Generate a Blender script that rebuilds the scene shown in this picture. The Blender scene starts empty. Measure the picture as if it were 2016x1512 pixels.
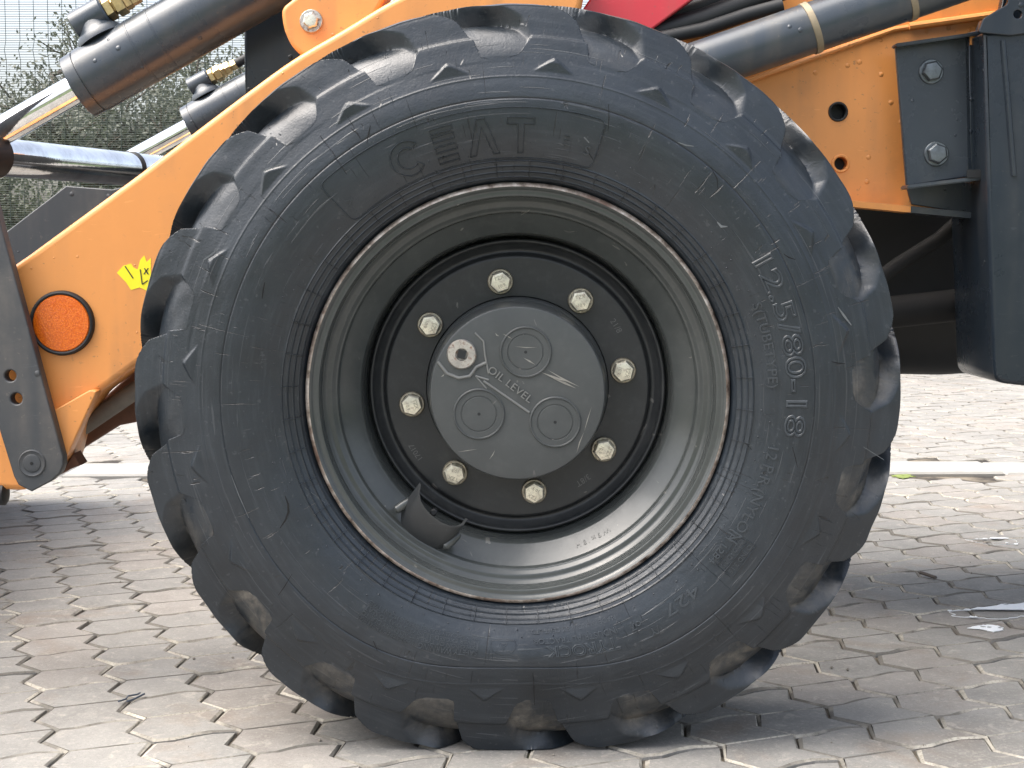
import bpy, bmesh, math, random
import numpy as np
from mathutils import Vector, Matrix
rad = math.radians
random.seed(7); RNG = np.random.default_rng(7)
scene = bpy.context.scene
COL = scene.collection

# ------------------------------------------------------------------ camera
FPX = 2970.0                       # focal length in pixels of the 2016 px wide photograph
PITCH = rad(4.93)
CAM = Vector((-0.007, -1.985, 0.6320))
cd = bpy.data.cameras.new('camera'); cam = bpy.data.objects.new('camera', cd); COL.objects.link(cam)
cam.location = CAM; cam.rotation_euler = (math.pi / 2 - PITCH, 0, 0)
cd.sensor_width = 36; cd.lens = 36 * FPX / 2016; cd.clip_start = 0.05; cd.clip_end = 2000
scene.camera = cam

# ------------------------------------------------------------------ sky, sun, exposure
SUN_EL, SUN_AZ = rad(60), rad(-100)         # azimuth clockwise from +Y
w = bpy.data.worlds.new('World'); scene.world = w; w.use_nodes = True
nt = w.node_tree; nt.nodes.clear()
wo = nt.nodes.new('ShaderNodeOutputWorld'); bg = nt.nodes.new('ShaderNodeBackground')
sky = nt.nodes.new('ShaderNodeTexSky'); sky.sky_type = 'NISHITA'; sky.sun_disc = False
sky.sun_elevation = SUN_EL; sky.sun_rotation = SUN_AZ
sky.air_density = 1.0; sky.dust_density = 6.0; sky.ozone_density = 1.0
hs = nt.nodes.new('ShaderNodeHueSaturation'); hs.inputs['Saturation'].default_value = 0.62
nt.links.new(sky.outputs[0], hs.inputs['Color']); nt.links.new(hs.outputs[0], bg.inputs[0])
bg.inputs[1].default_value = 0.15; nt.links.new(bg.outputs[0], wo.inputs[0])
sd = bpy.data.lights.new('sun', 'SUN'); sd.energy = 1.2; sd.angle = rad(60); sd.color = (1.0, 0.96, 0.9)
so = bpy.data.objects.new('sun', sd); COL.objects.link(so); so.location = (0, 0, 8)
sdir = Vector((math.sin(SUN_AZ) * math.cos(SUN_EL), math.cos(SUN_AZ) * math.cos(SUN_EL), math.sin(SUN_EL)))
so.rotation_euler = sdir.to_track_quat('Z', 'Y').to_euler()
vs = scene.view_settings; vs.view_transform = 'Standard'; vs.look = 'None'; vs.gamma = 1
vs.exposure = 1.55; vs.use_curve_mapping = False
scene.render.film_transparent = False
try:
    scene.cycles.max_bounces = 5; scene.cycles.use_denoising = True
except Exception: pass

# ------------------------------------------------------------------ helpers
CP, SP = math.cos(PITCH), math.sin(PITCH)
def ray(px, py):
    a = (px - 1008) / FPX; b = (py - 756) / FPX
    return Vector((a, CP - SP * b, -SP - CP * b))
def at(px, py, Y):
    d = ray(px, py); t = (Y - CAM.y) / d.y
    return CAM + d * t
def project(p):
    v = Vector(p) - CAM
    z = v.y * CP - v.z * SP; y = v.y * SP + v.z * CP
    return 1008 + FPX * v.x / z, 756 - FPX * y / z, z
def scale_at(Y): return FPX / (Y - CAM.y)

def tag(o, label=None, cat=None, group=None, kind=None):
    if label: o['label'] = label
    if cat: o['category'] = cat
    if group: o['group'] = group
    if kind: o['kind'] = kind
    return o
def empty(name, loc=(0, 0, 0), parent=None):
    o = bpy.data.objects.new(name, None); COL.objects.link(o); o.location = loc
    if parent: o.parent = parent
    return o
def smooth(me, ang=35):
    me.polygons.foreach_set('use_smooth', [True] * len(me.polygons))
    me.set_sharp_from_angle(angle=rad(ang))
def link(name, me, mat, parent=None, ang=35):
    if ang: smooth(me, ang)
    if mat:
        me.materials.clear(); me.materials.append(mat)
    o = bpy.data.objects.new(name, me); COL.objects.link(o)
    if parent: o.parent = parent
    return o
class MB:
    """collects geometry, then links it as one mesh object"""
    def __init__(s): s.v = []; s.f = []
    def add(s, vs_, fs_):
        b = len(s.v); s.v += [tuple(p) for p in vs_]; s.f += [tuple(i + b for i in f) for f in fs_]; return s
    def box(s, lo, hi, M=None):
        (x0, y0, z0), (x1, y1, z1) = lo, hi
        P = [Vector(p) for p in ((x0,y0,z0),(x1,y0,z0),(x1,y1,z0),(x0,y1,z0),(x0,y0,z1),(x1,y0,z1),(x1,y1,z1),(x0,y1,z1))]
        if M: P = [M @ p for p in P]
        return s.add(P, [(0,3,2,1),(4,5,6,7),(0,1,5,4),(1,2,6,5),(2,3,7,6),(3,0,4,7)])
    def lathe(s, p0, p1, prof, seg=32, cap0=True, cap1=True, phase=0.0):
        """prof: list of (distance along p0->p1, radius)"""
        p0 = Vector(p0); ax = (Vector(p1) - p0).normalized()
        u = ax.orthogonal().normalized() if abs(ax.z) > .9 or abs(ax.y) > .95 else ax.cross(Vector((0,0,1))).normalized()
        if abs(ax.y) > .95: u = Vector((1,0,0)) - ax * ax.x; u.normalize()
        v = ax.cross(u)
        P = []
        for d, r in prof:
            for k in range(seg):
                a = 2 * math.pi * k / seg + phase
                P.append(p0 + ax * d + (u * math.cos(a) + v * math.sin(a)) * r)
        F = []
        for i in range(len(prof) - 1):
            for k in range(seg):
                k2 = (k + 1) % seg
                F.append((i*seg + k, i*seg + k2, (i+1)*seg + k2, (i+1)*seg + k))
        if cap0: F.append(tuple(reversed(range(seg))))
        if cap1: F.append(tuple((len(prof)-1)*seg + k for k in range(seg)))
        return s.add(P, F)
    def tube(s, pts, r, seg=10, caps=True):
        pts = [Vector(p) for p in pts]; P = []; n = len(pts)
        up = Vector((0,0,1))
        for i, p in enumerate(pts):
            t = (pts[min(i+1, n-1)] - pts[max(i-1, 0)]).normalized()
            a = t.cross(up); a = a.normalized() if a.length > 1e-4 else Vector((1,0,0))
            b = t.cross(a)
            rr = r[i] if isinstance(r, (list, tuple)) else r
            for k in range(seg):
                an = 2*math.pi*k/seg; P.append(p + (a*math.cos(an) + b*math.sin(an))*rr)
        F = [(i*seg+k, i*seg+(k+1)%seg, (i+1)*seg+(k+1)%seg, (i+1)*seg+k) for i in range(n-1) for k in range(seg)]
        if caps: F += [tuple(reversed(range(seg))), tuple((n-1)*seg+k for k in range(seg))]
        return s.add(P, F)
    def mesh(s, name):
        me = bpy.data.meshes.new(name); me.from_pydata(s.v, [], s.f); me.validate(); 
        bm = bmesh.new(); bm.from_mesh(me); bmesh.ops.recalc_face_normals(bm, faces=bm.faces); bm.to_mesh(me); bm.free()
        return me
    def build(s, name, mat, parent=None, ang=35): return link(name, s.mesh(name), mat, parent, ang)

_tmp = []
def eval_curve(cu):
    o = bpy.data.objects.new('tmp', cu); COL.objects.link(o)
    bpy.context.view_layer.update()
    me = bpy.data.meshes.new_from_object(o.evaluated_get(bpy.context.evaluated_depsgraph_get()))
    bpy.data.objects.remove(o); bpy.data.curves.remove(cu)
    me.materials.clear()
    return me
def round_poly(pts, r, n=5):
    """rounds the corners of a closed polygon; r may be a list"""
    out = []; N = len(pts)
    for i in range(N):
        p = Vector(pts[i]).to_2d(); a = Vector(pts[i-1]).to_2d(); b = Vector(pts[(i+1) % N]).to_2d()
        ri = r[i] if isinstance(r, (list, tuple)) else r
        da, db = (a-p), (b-p)
        if ri <= 0 or da.length < 1e-9 or db.length < 1e-9: out.append(tuple(p)); continue
        rr = min(ri, da.length*.48, db.length*.48)
        p0 = p + da.normalized()*rr; p1 = p + db.normalized()*rr
        for k in range(n+1):
            t = k/n; q = p0*(1-t)**2 + p*2*t*(1-t) + p1*t*t; out.append(tuple(q))
    return out
def circle2(cx, cz, r, n=28): return [(cx + r*math.cos(2*math.pi*k/n), cz + r*math.sin(2*math.pi*k/n)) for k in range(n)]
def px2(pts, Y):
    """pixel outline -> (x,z) at depth Y"""
    return [(p.x, p.z) for p in (at(a, b, Y) for a, b in pts)]
def plate(name, poly, Y, thick, mat, parent=None, holes=(), bevel=.002, res=2, ang=35):
    """solid plate: outline in (x,z), front face at depth Y, going back by thick"""
    cu = bpy.data.curves.new('tmp', 'CURVE'); cu.dimensions = '2D'; cu.fill_mode = 'BOTH'
    for L in [poly] + list(holes):
        sp = cu.splines.new('POLY'); sp.points.add(len(L)-1)
        for q, (x, z) in zip(sp.points, L): q.co = (x, z, 0, 1)
        sp.use_cyclic_u = True
    cu.extrude = max(thick/2 - bevel, 1e-5); cu.bevel_depth = bevel; cu.bevel_resolution = res; cu.offset = -bevel
    me = eval_curve(cu); n = len(me.vertices)
    co = np.empty(n*3, np.float32); me.vertices.foreach_get('co', co); co = co.reshape(-1, 3)
    out = np.stack([co[:,0], Y + thick/2 - co[:,2], co[:,1]], 1)
    me.vertices.foreach_set('co', out.ravel()); me.name = name
    return link(name, me, mat, parent, ang)
def text_mesh(body, size, extrude=.0006, outline=0.0, spacing=1.0):
    cu = bpy.data.curves.new('tmp', 'FONT'); cu.body = body; cu.size = size; cu.align_x = 'CENTER'; cu.align_y = 'CENTER'
    cu.space_character = spacing; cu.resolution_u = 3
    if outline: cu.fill_mode = 'NONE'; cu.bevel_depth = outline; cu.bevel_resolution = 1
    else: cu.extrude = extrude
    me = eval_curve(cu); n = len(me.vertices)
    co = np.empty(n*3, np.float32); me.vertices.foreach_get('co', co)
    fs = [tuple(p.vertices) for p in me.polygons]; bpy.data.meshes.remove(me)
    return co.reshape(-1, 3), fs

# ------------------------------------------------------------------ materials
class Mat:
    def __init__(s, name):
        s.m = bpy.data.materials.new(name); s.m.use_nodes = True; s.t = s.m.node_tree
        s.b = s.t.nodes['Principled BSDF']; s.o = s.t.nodes['Material Output']
    def n(s, kind, **kw):
        nd = s.t.nodes.new('ShaderNode' + kind)
        for k, v in kw.items():
            if k[0] == '_': nd.inputs[k[1:].replace('_', ' ')].default_value = v
            else: setattr(nd, k, v)
        return nd
    def l(s, a, b): s.t.links.new(a, b)
    def math(s, op, a, b=None, clamp=False):
        nd = s.n('Math', operation=op, use_clamp=clamp)
        for i, v in enumerate((a, b)):
            if v is None: continue
            if hasattr(v, 'links') or hasattr(v, 'is_output'): s.l(v, nd.inputs[i])
            else: nd.inputs[i].default_value = v
        return nd.outputs[0]
    def coord(s, kind='Object'): return s.n('TexCoord').outputs[kind]
    def noise(s, vec, scale, detail=4, rough=.6, dist=0):
        nd = s.n('TexNoise'); nd.inputs['Scale'].default_value = scale; nd.inputs['Detail'].default_value = detail
        nd.inputs['Roughness'].default_value = rough; nd.inputs['Distortion'].default_value = dist
        if vec is not None: s.l(vec, nd.inputs['Vector'])
        return nd.outputs['Fac']
    def ramp(s, fac, stops):
        nd = s.n('ValToRGB'); e = nd.color_ramp.elements
        while len(e) < len(stops): e.new(.5)
        for k, (p, c) in enumerate(stops):
            e[k].position = p; e[k].color = (c, c, c, 1) if isinstance(c, (int, float)) else (*c, 1)
        s.l(fac, nd.inputs[0]); return nd.outputs[0]
    def mix(s, fac, a, b, blend='MIX'):
        nd = s.n('Mix', data_type='RGBA', blend_type=blend)
        for i, v in ((0, fac), (6, a), (7, b)):
            if hasattr(v, 'is_output'): s.l(v, nd.inputs[i])
            elif isinstance(v, (int, float)): nd.inputs[i].default_value = v if i == 0 else (v, v, v, 1)
            else: nd.inputs[i].default_value = (*v, 1)
        return nd.outputs[2]
    def bump(s, h, strength=.3, dist=.001, prev=None):
        nd = s.n('Bump'); nd.inputs['Strength'].default_value = strength; nd.inputs['Distance'].default_value = dist
        s.l(h, nd.inputs['Height'])
        if prev: s.l(prev, nd.inputs['Normal'])
        s.l(nd.outputs[0], s.b.inputs['Normal']); return nd.outputs[0]
    def bumps(s, terms):
        tot = None
        for h, k in terms:
            t = s.math('MULTIPLY', h, k * 1000.0); tot = t if tot is None else s.math('ADD', tot, t)
        return s.bump(tot, 1.0, .001)
    def set(s, **kw):
        for k, v in kw.items():
            i = s.b.inputs[k.replace('_', ' ')]
            if hasattr(v, 'is_output'): s.l(v, i)
            elif isinstance(v, tuple): i.default_value = (*v, 1) if len(v) == 3 else v
            else: i.default_value = v
        return s
    def stretch(s, vec, sx, sy, sz):
        nd = s.n('Mapping'); nd.inputs['Scale'].default_value = (sx, sy, sz); s.l(vec, nd.inputs[0]); return nd.outputs[0]

def droplets(M, co, scale=60, keep=.16):
    """height field of sparse rain drops standing on a painted face"""
    v = M.n('TexVoronoi'); v.inputs['Scale'].default_value = scale; v.inputs['Randomness'].default_value = 1; M.l(co, v.inputs['Vector'])
    sep = M.n('SeparateColor'); M.l(v.outputs['Color'], sep.inputs[0])
    on = M.math('LESS_THAN', sep.outputs[0], keep)
    size = M.math('MULTIPLY', sep.outputs[1], .28)
    d = M.math('SUBTRACT', size, v.outputs['Distance'])
    d = M.math('MULTIPLY', d, 5, True); d = M.math('POWER', d, .5)
    return M.math('MULTIPLY', d, on)

def paint(name, col, dirt=(.16,.12,.08), rough=.38, dirt_amt=.35, drops=True, spec=.5, grime_scale=6, coat=0.0):
    M = Mat(name); co = M.coord()
    n1 = M.noise(co, grime_scale, 6, .65); n2 = M.noise(co, 90, 2, .6); n3 = M.noise(M.stretch(co, 30, 30, 3), 1.0, 2, .6)
    base = M.mix(M.ramp(n1, [(.35, 0), (.75, 1)]), tuple(c*.93 for c in col), tuple(min(1, c*1.05) for c in col))
    g = M.math('MULTIPLY', M.ramp(n1, [(.42, 0), (.68, 1)]), M.ramp(n3, [(.42, 0), (.66, 1)]))
    g = M.math('MULTIPLY', g, min(1.0, dirt_amt*1.6))
    base = M.mix(g, base, dirt)
    spat = M.ramp(M.noise(co, 150, 2, .55), [(.685, 0), (.71, 1)])
    spat = M.math('MULTIPLY', spat, M.ramp(n1, [(.42, 0), (.6, 1)]))
    base = M.mix(M.math('MULTIPLY', spat, .55), base, dirt)
    film = M.ramp(M.noise(co, 2.6, 4, .7), [(.45, 0), (.75, 1)])
    base = M.mix(M.math('MULTIPLY', film, dirt_amt*.45), base, tuple(.5*c + .5*d for c, d in zip(col, dirt)))
    sc = M.ramp(M.noise(M.stretch(co, 8, 8, 60), 3.0, 2, .5, 1.5), [(.70, 0), (.74, 1)])
    base = M.mix(M.math('MULTIPLY', sc, .25), base, tuple(min(1, c*1.3 + .05) for c in col))
    M.set(Base_Color=base, Specular_IOR_Level=spec)
    M.set(Roughness=M.math('ADD', M.math('MULTIPLY', n1, .25), rough - .1))
    if coat: M.set(Coat_Weight=coat, Coat_Roughness=.15)
    M.bumps([(n2, .0001)] + ([(droplets(M, co), .0016)] if drops else []))
    return M.m

def metal(name, col, rough=.3, rust=0.0, grime=.3, scale=60):
    M = Mat(name); va = M.n('VectorMath', operation='ADD'); M.l(M.coord(), va.inputs[0]); M.l(M.math('MULTIPLY', M.n('ObjectInfo').outputs['Random'], 9.0), va.inputs[1]); co = va.outputs[0]
    n1 = M.noise(co, scale, 5, .65); n2 = M.noise(co, scale*3.3, 3, .6)
    base = M.mix(M.ramp(n1, [(.4, 0), (.75, 1)]), col, tuple(c*.6 for c in col))
    f = M.math('MULTIPLY', M.ramp(n2, [(.5, 0), (.7, 1)]), rust)
    base = M.mix(f, base, (.17, .07, .03))
    M.set(Base_Color=base, Metallic=M.math('SUBTRACT', 1.0, f), Roughness=M.math('ADD', M.math('MULTIPLY', n1, grime), rough))
    M.bump(n2, .15, .0005)
    return M.m

def rubber_mat():
    M = Mat('tyre_rubber'); co = M.coord()
    sep = M.n('SeparateXYZ'); M.l(co, sep.inputs[0])
    r = M.math('SQRT', M.math('ADD', M.math('POWER', sep.outputs[0], 2.0), M.math('POWER', sep.outputs[2], 2.0)))
    a = M.math('ARCTAN2', sep.outputs[0], sep.outputs[2])
    comb = M.n('CombineXYZ'); M.l(M.math('MULTIPLY', a, .4), comb.inputs[0]); M.l(r, comb.inputs[1]); M.l(sep.outputs[1], comb.inputs[2])
    pol = comb.outputs[0]
    big = M.noise(co, 9, 3, .65); mid = M.noise(co, 45, 4, .7); fine = M.noise(co, 420, 1, .6)
    streak = M.noise(M.stretch(pol, 5, 60, 20), 3, 4, .6)          # scuffs along the circumference
    base = M.mix(M.ramp(big, [(.3, 0), (.72, 1)]), (.0066, .0106, .0152), (.0155, .0222, .0300))
    base = M.mix(M.math('MULTIPLY', M.ramp(streak, [(.5, 0), (.8, 1)]), .4), base, (.042, .051, .060))
    speck = M.ramp(M.noise(co, 160, 2, .5), [(.66, 0), (.72, 1)])
    base = M.mix(M.math('MULTIPLY', speck, .22), base, (.10, .105, .11))
    arcs = M.ramp(M.noise(M.stretch(pol, 9, 330, 9), 1.0, 1, .5, .3), [(.69, 0), (.72, 1)])
    rads = M.ramp(M.noise(M.stretch(pol, 300, 16, 9), 1.0, 2, .5, .5), [(.70, 0), (.735, 1)])
    rmask = M.math('LESS_THAN', r, .446); rads = M.math('MULTIPLY', rads, rmask); arcs = M.math('MULTIPLY', arcs, rmask)
    base = M.mix(M.math('MULTIPLY', arcs, .35), base, (.075, .082, .088))
    base = M.mix(M.math('MULTIPLY', rads, .7), base, (.004, .004, .005))
    # age cracks: short dark lines, mostly radial and mostly on the shoulder
    vor = M.n('TexVoronoi', feature='DISTANCE_TO_EDGE'); vor.inputs['Scale'].default_value = 1.0
    wob = M.n('VectorMath', operation='ADD'); M.l(M.stretch(pol, 60, 14, 4), wob.inputs[0])
    nv = M.n('TexNoise'); nv.inputs['Scale'].default_value = 60; nv.inputs['Detail'].default_value = 3; M.l(co, nv.inputs['Vector'])
    sv = M.n('VectorMath', operation='SCALE'); sv.inputs['Scale'].default_value = .35; M.l(nv.outputs['Color'], sv.inputs[0]); M.l(sv.outputs[0], wob.inputs[1]); M.l(wob.outputs[0], vor.inputs['Vector'])
    line = M.math('LESS_THAN', vor.outputs['Distance'], .022)
    sparse = M.ramp(M.noise(co, 26, 2, .5), [(.66, 0), (.70, 1)])
    crack = M.math('MULTIPLY', line, sparse)
    base = M.mix(M.math('MULTIPLY', crack, .6), base, (.006, .006, .006))
    # dry mud packed in the grooves
    att = M.n('Attribute', attribute_name='groove'); gv = att.outputs['Fac']
    mudn = M.noise(co, 17, 4, .75, .8)
    mudf = M.math('MULTIPLY', gv, M.ramp(mudn, [(.40, .05), (.60, 1)]))
    mud = M.mix(M.ramp(mid, [(.35, 0), (.65, 1)]), (.055, .050, .042), (.17, .153, .128))
    base = M.mix(M.math('MULTIPLY', mudf, .75), base, mud)
    dust = M.ramp(M.noise(co, 14, 4, .75), [(.55, 0), (.8, 1)])
    base = M.mix(M.math('MULTIPLY', dust, .10), base, (.11, .115, .115))
    M.set(Base_Color=base, Specular_IOR_Level=.62)
    rg = M.math('ADD', M.math('MULTIPLY', mid, .26), .25)
    M.set(Roughness=M.math('ADD', rg, M.math('MULTIPLY', mudf, .3), True))
    M.bumps([(mid, .0007), (fine, .00018), (crack, -.0012), (rads, -.0007), (arcs, .0003)])
    return M.m

def rim_mat(name, lo, hi, rough, edge_r=None):
    M = Mat(name); co = M.coord()
    n1 = M.noise(co, 7, 5, .65); n2 = M.noise(co, 60, 5, .7); 
    base = M.mix(M.ramp(n1, [(.3, 0), (.75, 1)]), lo, hi)
    chip = M.ramp(M.noise(co, 38, 3, .55, .8), [(.705, 0), (.725, 1)])
    base = M.mix(M.math('MULTIPLY', chip, .4), base, (.22, .21, .19))
    dust = M.ramp(n2, [(.5, 0), (.85, 1)])
    base = M.mix(M.math('MULTIPLY', dust, .12), base, (.19, .19, .18))
    M.set(Base_Color=base, Specular_IOR_Level=.5, Roughness=M.math('ADD', M.math('MULTIPLY', n2, .22), rough))
    M.bumps([(n2, .00007)])
    return M.m

def edge_mat():
    M = Mat('worn_rim_edge'); co = M.coord()
    n = M.noise(co, 55, 5, .7); n2 = M.noise(co, 20, 3, .6)
    c = M.ramp(n, [(.32, (.05, .03, .022)), (.48, (.30, .25, .21)), (.7, (.62, .57, .52))])
    c = M.mix(M.ramp(n2, [(.5, 0), (.68, .8)]), c, (.12, .06, .04))
    M.set(Base_Color=c, Metallic=.45, Roughness=.45); M.bump(n, .4, .001); return M.m

def plain(name, col, rough=.5, metallic=0.0, noise=.15, scale=30, spec=.5):
    M = Mat(name); co = M.coord(); n = M.noise(co, scale, 5, .65)
    M.set(Base_Color=M.mix(n, tuple(c*(1-noise*1.6) for c in col), tuple(min(1, c*(1+noise*1.6)) for c in col)), Roughness=rough, Metallic=metallic, Specular_IOR_Level=spec)
    M.bump(n, .12, .001); return M.m

def paver_mat():
    M = Mat('concrete_paver'); geo = M.n('NewGeometry').outputs['Position']
    oi = M.n('ObjectInfo').outputs['Random']; at_ = M.n('Attribute', attribute_name='piece').outputs['Fac']
    rnd = M.math('FRACT', M.math('ADD', oi, at_))
    big = M.noise(geo, 2.3, 3, .65); mid = M.noise(geo, 16, 5, .7, .3); fin = M.noise(geo, 170, 3, .75); grit = M.noise(geo, 520, 1, .6)
    base = M.mix(rnd, (.186, .182, .171), (.236, .230, .215))
    rnd2 = M.math('FRACT', M.math('MULTIPLY', rnd, 7.31))
    base = M.mix(M.math('MULTIPLY', M.math('GREATER_THAN', rnd2, .80), .25), base, (.26, .205, .17))
    base = M.mix(M.ramp(mid, [(.3, 0), (.75, 1)]), base, M.mix(.5, base, (.36, .345, .315)))
    stain = M.ramp(M.noise(geo, 5.5, 4, .6, .5), [(.56, 0), (.72, 1)])
    base = M.mix(M.math('MULTIPLY', stain, .55), base, (.22, .165, .12))
    dark = M.ramp(big, [(.5, 0), (.75, 1)])
    base = M.mix(M.math('MULTIPLY', dark, .5), base, (.135, .128, .115))
    sand = M.ramp(M.noise(M.stretch(geo, 1, 1, 1), 34, 5, .75, .8), [(.55, 0), (.68, 1)])
    base = M.mix(M.math('MULTIPLY', sand, .5), base, (.42, .39, .335))
    base = M.mix(M.math('MULTIPLY', M.ramp(fin, [(.52, 0), (.72, 1)]), .35), base, (.46, .435, .385))
    base = M.mix(M.math('MULTIPLY', M.ramp(grit, [(.62, 0), (.72, 1)]), .5), base, (.10, .095, .085))
    M.set(Base_Color=base, Roughness=.85, Specular_IOR_Level=.3)
    M.bumps([(mid, .0012), (fin, .0006)])
    return M.m
def sand_mat():
    M = Mat('joint_sand'); geo = M.n('NewGeometry').outputs['Position']
    n = M.noise(geo, 6, 5, .7); f = M.noise(geo, 240, 3, .7)
    c = M.mix(M.ramp(n, [(.45, 0), (.62, 1)]), (.03, .025, .02), (.20, .17, .125))
    moss = M.ramp(M.noise(geo, 2.2, 4, .6), [(.62, 0), (.7, 1)])
    c = M.mix(M.math('MULTIPLY', moss, .6), c, (.10, .13, .035))
    M.set(Base_Color=c, Roughness=.95); M.bump(f, .5, .002); return M.m
def edge_sand_mat():
    M = Mat('sand_dusted_edge'); geo = M.n('NewGeometry').outputs['Position']
    n = M.noise(geo, 5, 4, .7); f = M.noise(geo, 200, 3, .7)
    c = M.mix(M.ramp(n, [(.46, 0), (.60, 1)]), (.16, .15, .13), (.44, .41, .345))
    c = M.mix(M.ramp(f, [(.5, 0), (.7, .6)]), c, (.09, .08, .065))
    M.set(Base_Color=c, Roughness=.95); M.bumps([(f, .0008)]); return M.m
def leaf_mat(name, a, b):
    M = Mat(name); oi = M.n('Attribute', attribute_name='piece').outputs['Fac']
    M.set(Base_Color=M.mix(oi, a, b), Roughness=.5, Specular_IOR_Level=.35)
    tr = M.n('BsdfTranslucent'); M.l(M.mix(oi, a, b), tr.inputs[0])
    ms = M.n('MixShader'); ms.inputs[0].default_value = .3
    M.l(M.b.outputs[0], ms.inputs[1]); M.l(tr.outputs[0], ms.inputs[2]); M.l(ms.outputs[0], M.o.inputs[0]); return M.m

RUBBER = rubber_mat(); PALE_RUBBER = plain('pale_letter_rubber', (.034, .041, .048), .42, noise=.35, scale=70)  # lettering gets a paler copy of the rubber so it stands out
ORANGE = paint('orange_paint', (.78, .315, .085), rough=.36, dirt=(.22, .13, .07), dirt_amt=.26, coat=.1)
RED = paint('red_paint', (.62, .035, .05), rough=.3, coat=.3, dirt_amt=.15)
DARK = paint('charcoal_paint', (.042, .053, .066), dirt=(.13, .12, .10), rough=.26, dirt_amt=.35)
NAVY = paint('dark_slate_paint', (.0125, .0195, .0285), dirt=(.06, .06, .058), rough=.26, dirt_amt=.3)
GREYBAR = paint('grey_link_paint', (.048, .053, .058), dirt=(.16, .14, .12), rough=.5, dirt_amt=.4)
BLACK = plain('black_oily_steel', (.010, .011, .012), .6)
UNDER = plain('dirty_underside_steel', (.012, .0115, .011), .75, noise=.4, scale=12)
RIM = rim_mat('rim_grey_paint', (.042, .047, .046), (.066, .072, .070), .09)
DISC = rim_mat('wheel_disc_paint', (.014, .016, .017), (.024, .026, .028), .32)
CAP = rim_mat('hub_cap_paint', (.046, .051, .052), (.067, .072, .072), .32); CAPLIT = rim_mat('lit_cap_paint', (.13, .135, .13), (.2, .2, .19), .3)  # second, paler cap paint: light on raised words, arrow and lips put into colour
EDGE = edge_mat()
ZINC = metal('yellow_zinc', (.84, .80, .67), .32, .4, .25, 75)
ZINCW = metal('zinc_washer', (.42, .39, .32), .38, .45, .25, 150)
STEEL = metal('worn_plug_steel', (.58, .55, .51), .3, .95, .3, 60)
BRASS = metal('yellow_zinc_fitting', (.72, .56, .30), .28, .12, .25, 70)
CHROME = metal('chrome', (.90, .90, .90), .05, .0, .03, 25)
TANBAND = plain('tan_band', (.27, .22, .145), .55, .2, .3, 60)
BOLTGREY = metal('grey_painted_bolt', (.20, .22, .235), .36, .05, .2, 120)
RUST_SHADE = plain('rust_and_shade_brown', (.13, .06, .035), .75, noise=.4, scale=25)  # rust of the arm tip; shaded orange of the lower arm plate painted in
PIPE = plain('dusty_pipe', (.16, .145, .125), .7, noise=.3, scale=20)
PAVER = paver_mat(); SAND = sand_mat(); EDGES = edge_sand_mat()
KERB = plain('kerb_concrete', (.30, .295, .275), .9, noise=.15, scale=14)
WIRE = plain('dark_green_wire', (.035, .05, .04), .5)
GRASSM = plain('grass_ground', (.07, .10, .035), .9, noise=.4, scale=3)
BARK = plain('bark', (.085, .07, .055), .9, noise=.4, scale=14)
SPILL = plain('white_paint', (.85, .87, .88), .6, noise=.04, scale=50)
TWIGM = plain('dry_twig', (.12, .10, .085), .8); BLUEW = plain('blue_grey_wire', (.06, .075, .10), .5)
MOSS = plain('moss', (.16, .20, .05), .95, noise=.35, scale=60)
YELLOW = plain('yellow_vinyl', (.90, .78, .02), .45, noise=.05); PRINT = plain('black_print', (.03, .03, .02), .5)
def reflector_mat():
    M = Mat('amber_reflector'); co = M.coord()
    v = M.n('TexVoronoi'); v.inputs['Scale'].default_value = 420; M.l(co, v.inputs['Vector'])
    M.set(Base_Color=M.mix(M.ramp(v.outputs['Distance'], [(.1, 0), (.7, 1)]), (.86, .20, .012), (.66, .11, .006)), Roughness=.18, Coat_Weight=.5)
    M.bump(v.outputs['Distance'], .35, .0010); return M.m
REFL = reflector_mat(); STAMP = plain('stamped_figures', (.09, .092, .092), .4)

# ================================================================== the setting
def quad_sheet(name, x0, x1, y0, y1, z, mat, nx=1, ny=1):
    m = MB(); 
    for i in range(nx):
        for j in range(ny):
            a, b = x0+(x1-x0)*i/nx, x0+(x1-x0)*(i+1)/nx; c, d = y0+(y1-y0)*j/ny, y0+(y1-y0)*(j+1)/ny
            m.add([(a,c,z),(b,c,z),(b,d,z),(a,d,z)], [(0,1,2,3)])
    return m.build(name, mat, None, 0)
g = quad_sheet('ground', -900, 900, -900, 900, -.03, GRASSM); tag(g, 'grassy ground beyond the mesh fence', 'ground', kind='structure')
FENCE_Y = 6.25
PAVE_X = (-7.0, 7.0); PAVE_Y0 = -3.2; PAVE_Y1 = FENCE_Y + .12
pav = quad_sheet('pavement', PAVE_X[0], PAVE_X[1], PAVE_Y0, PAVE_Y1, -.0055, SAND)
tag(pav, 'interlocking zigzag concrete block paving with sandy joints under the loader', 'pavement', kind='structure')

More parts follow.
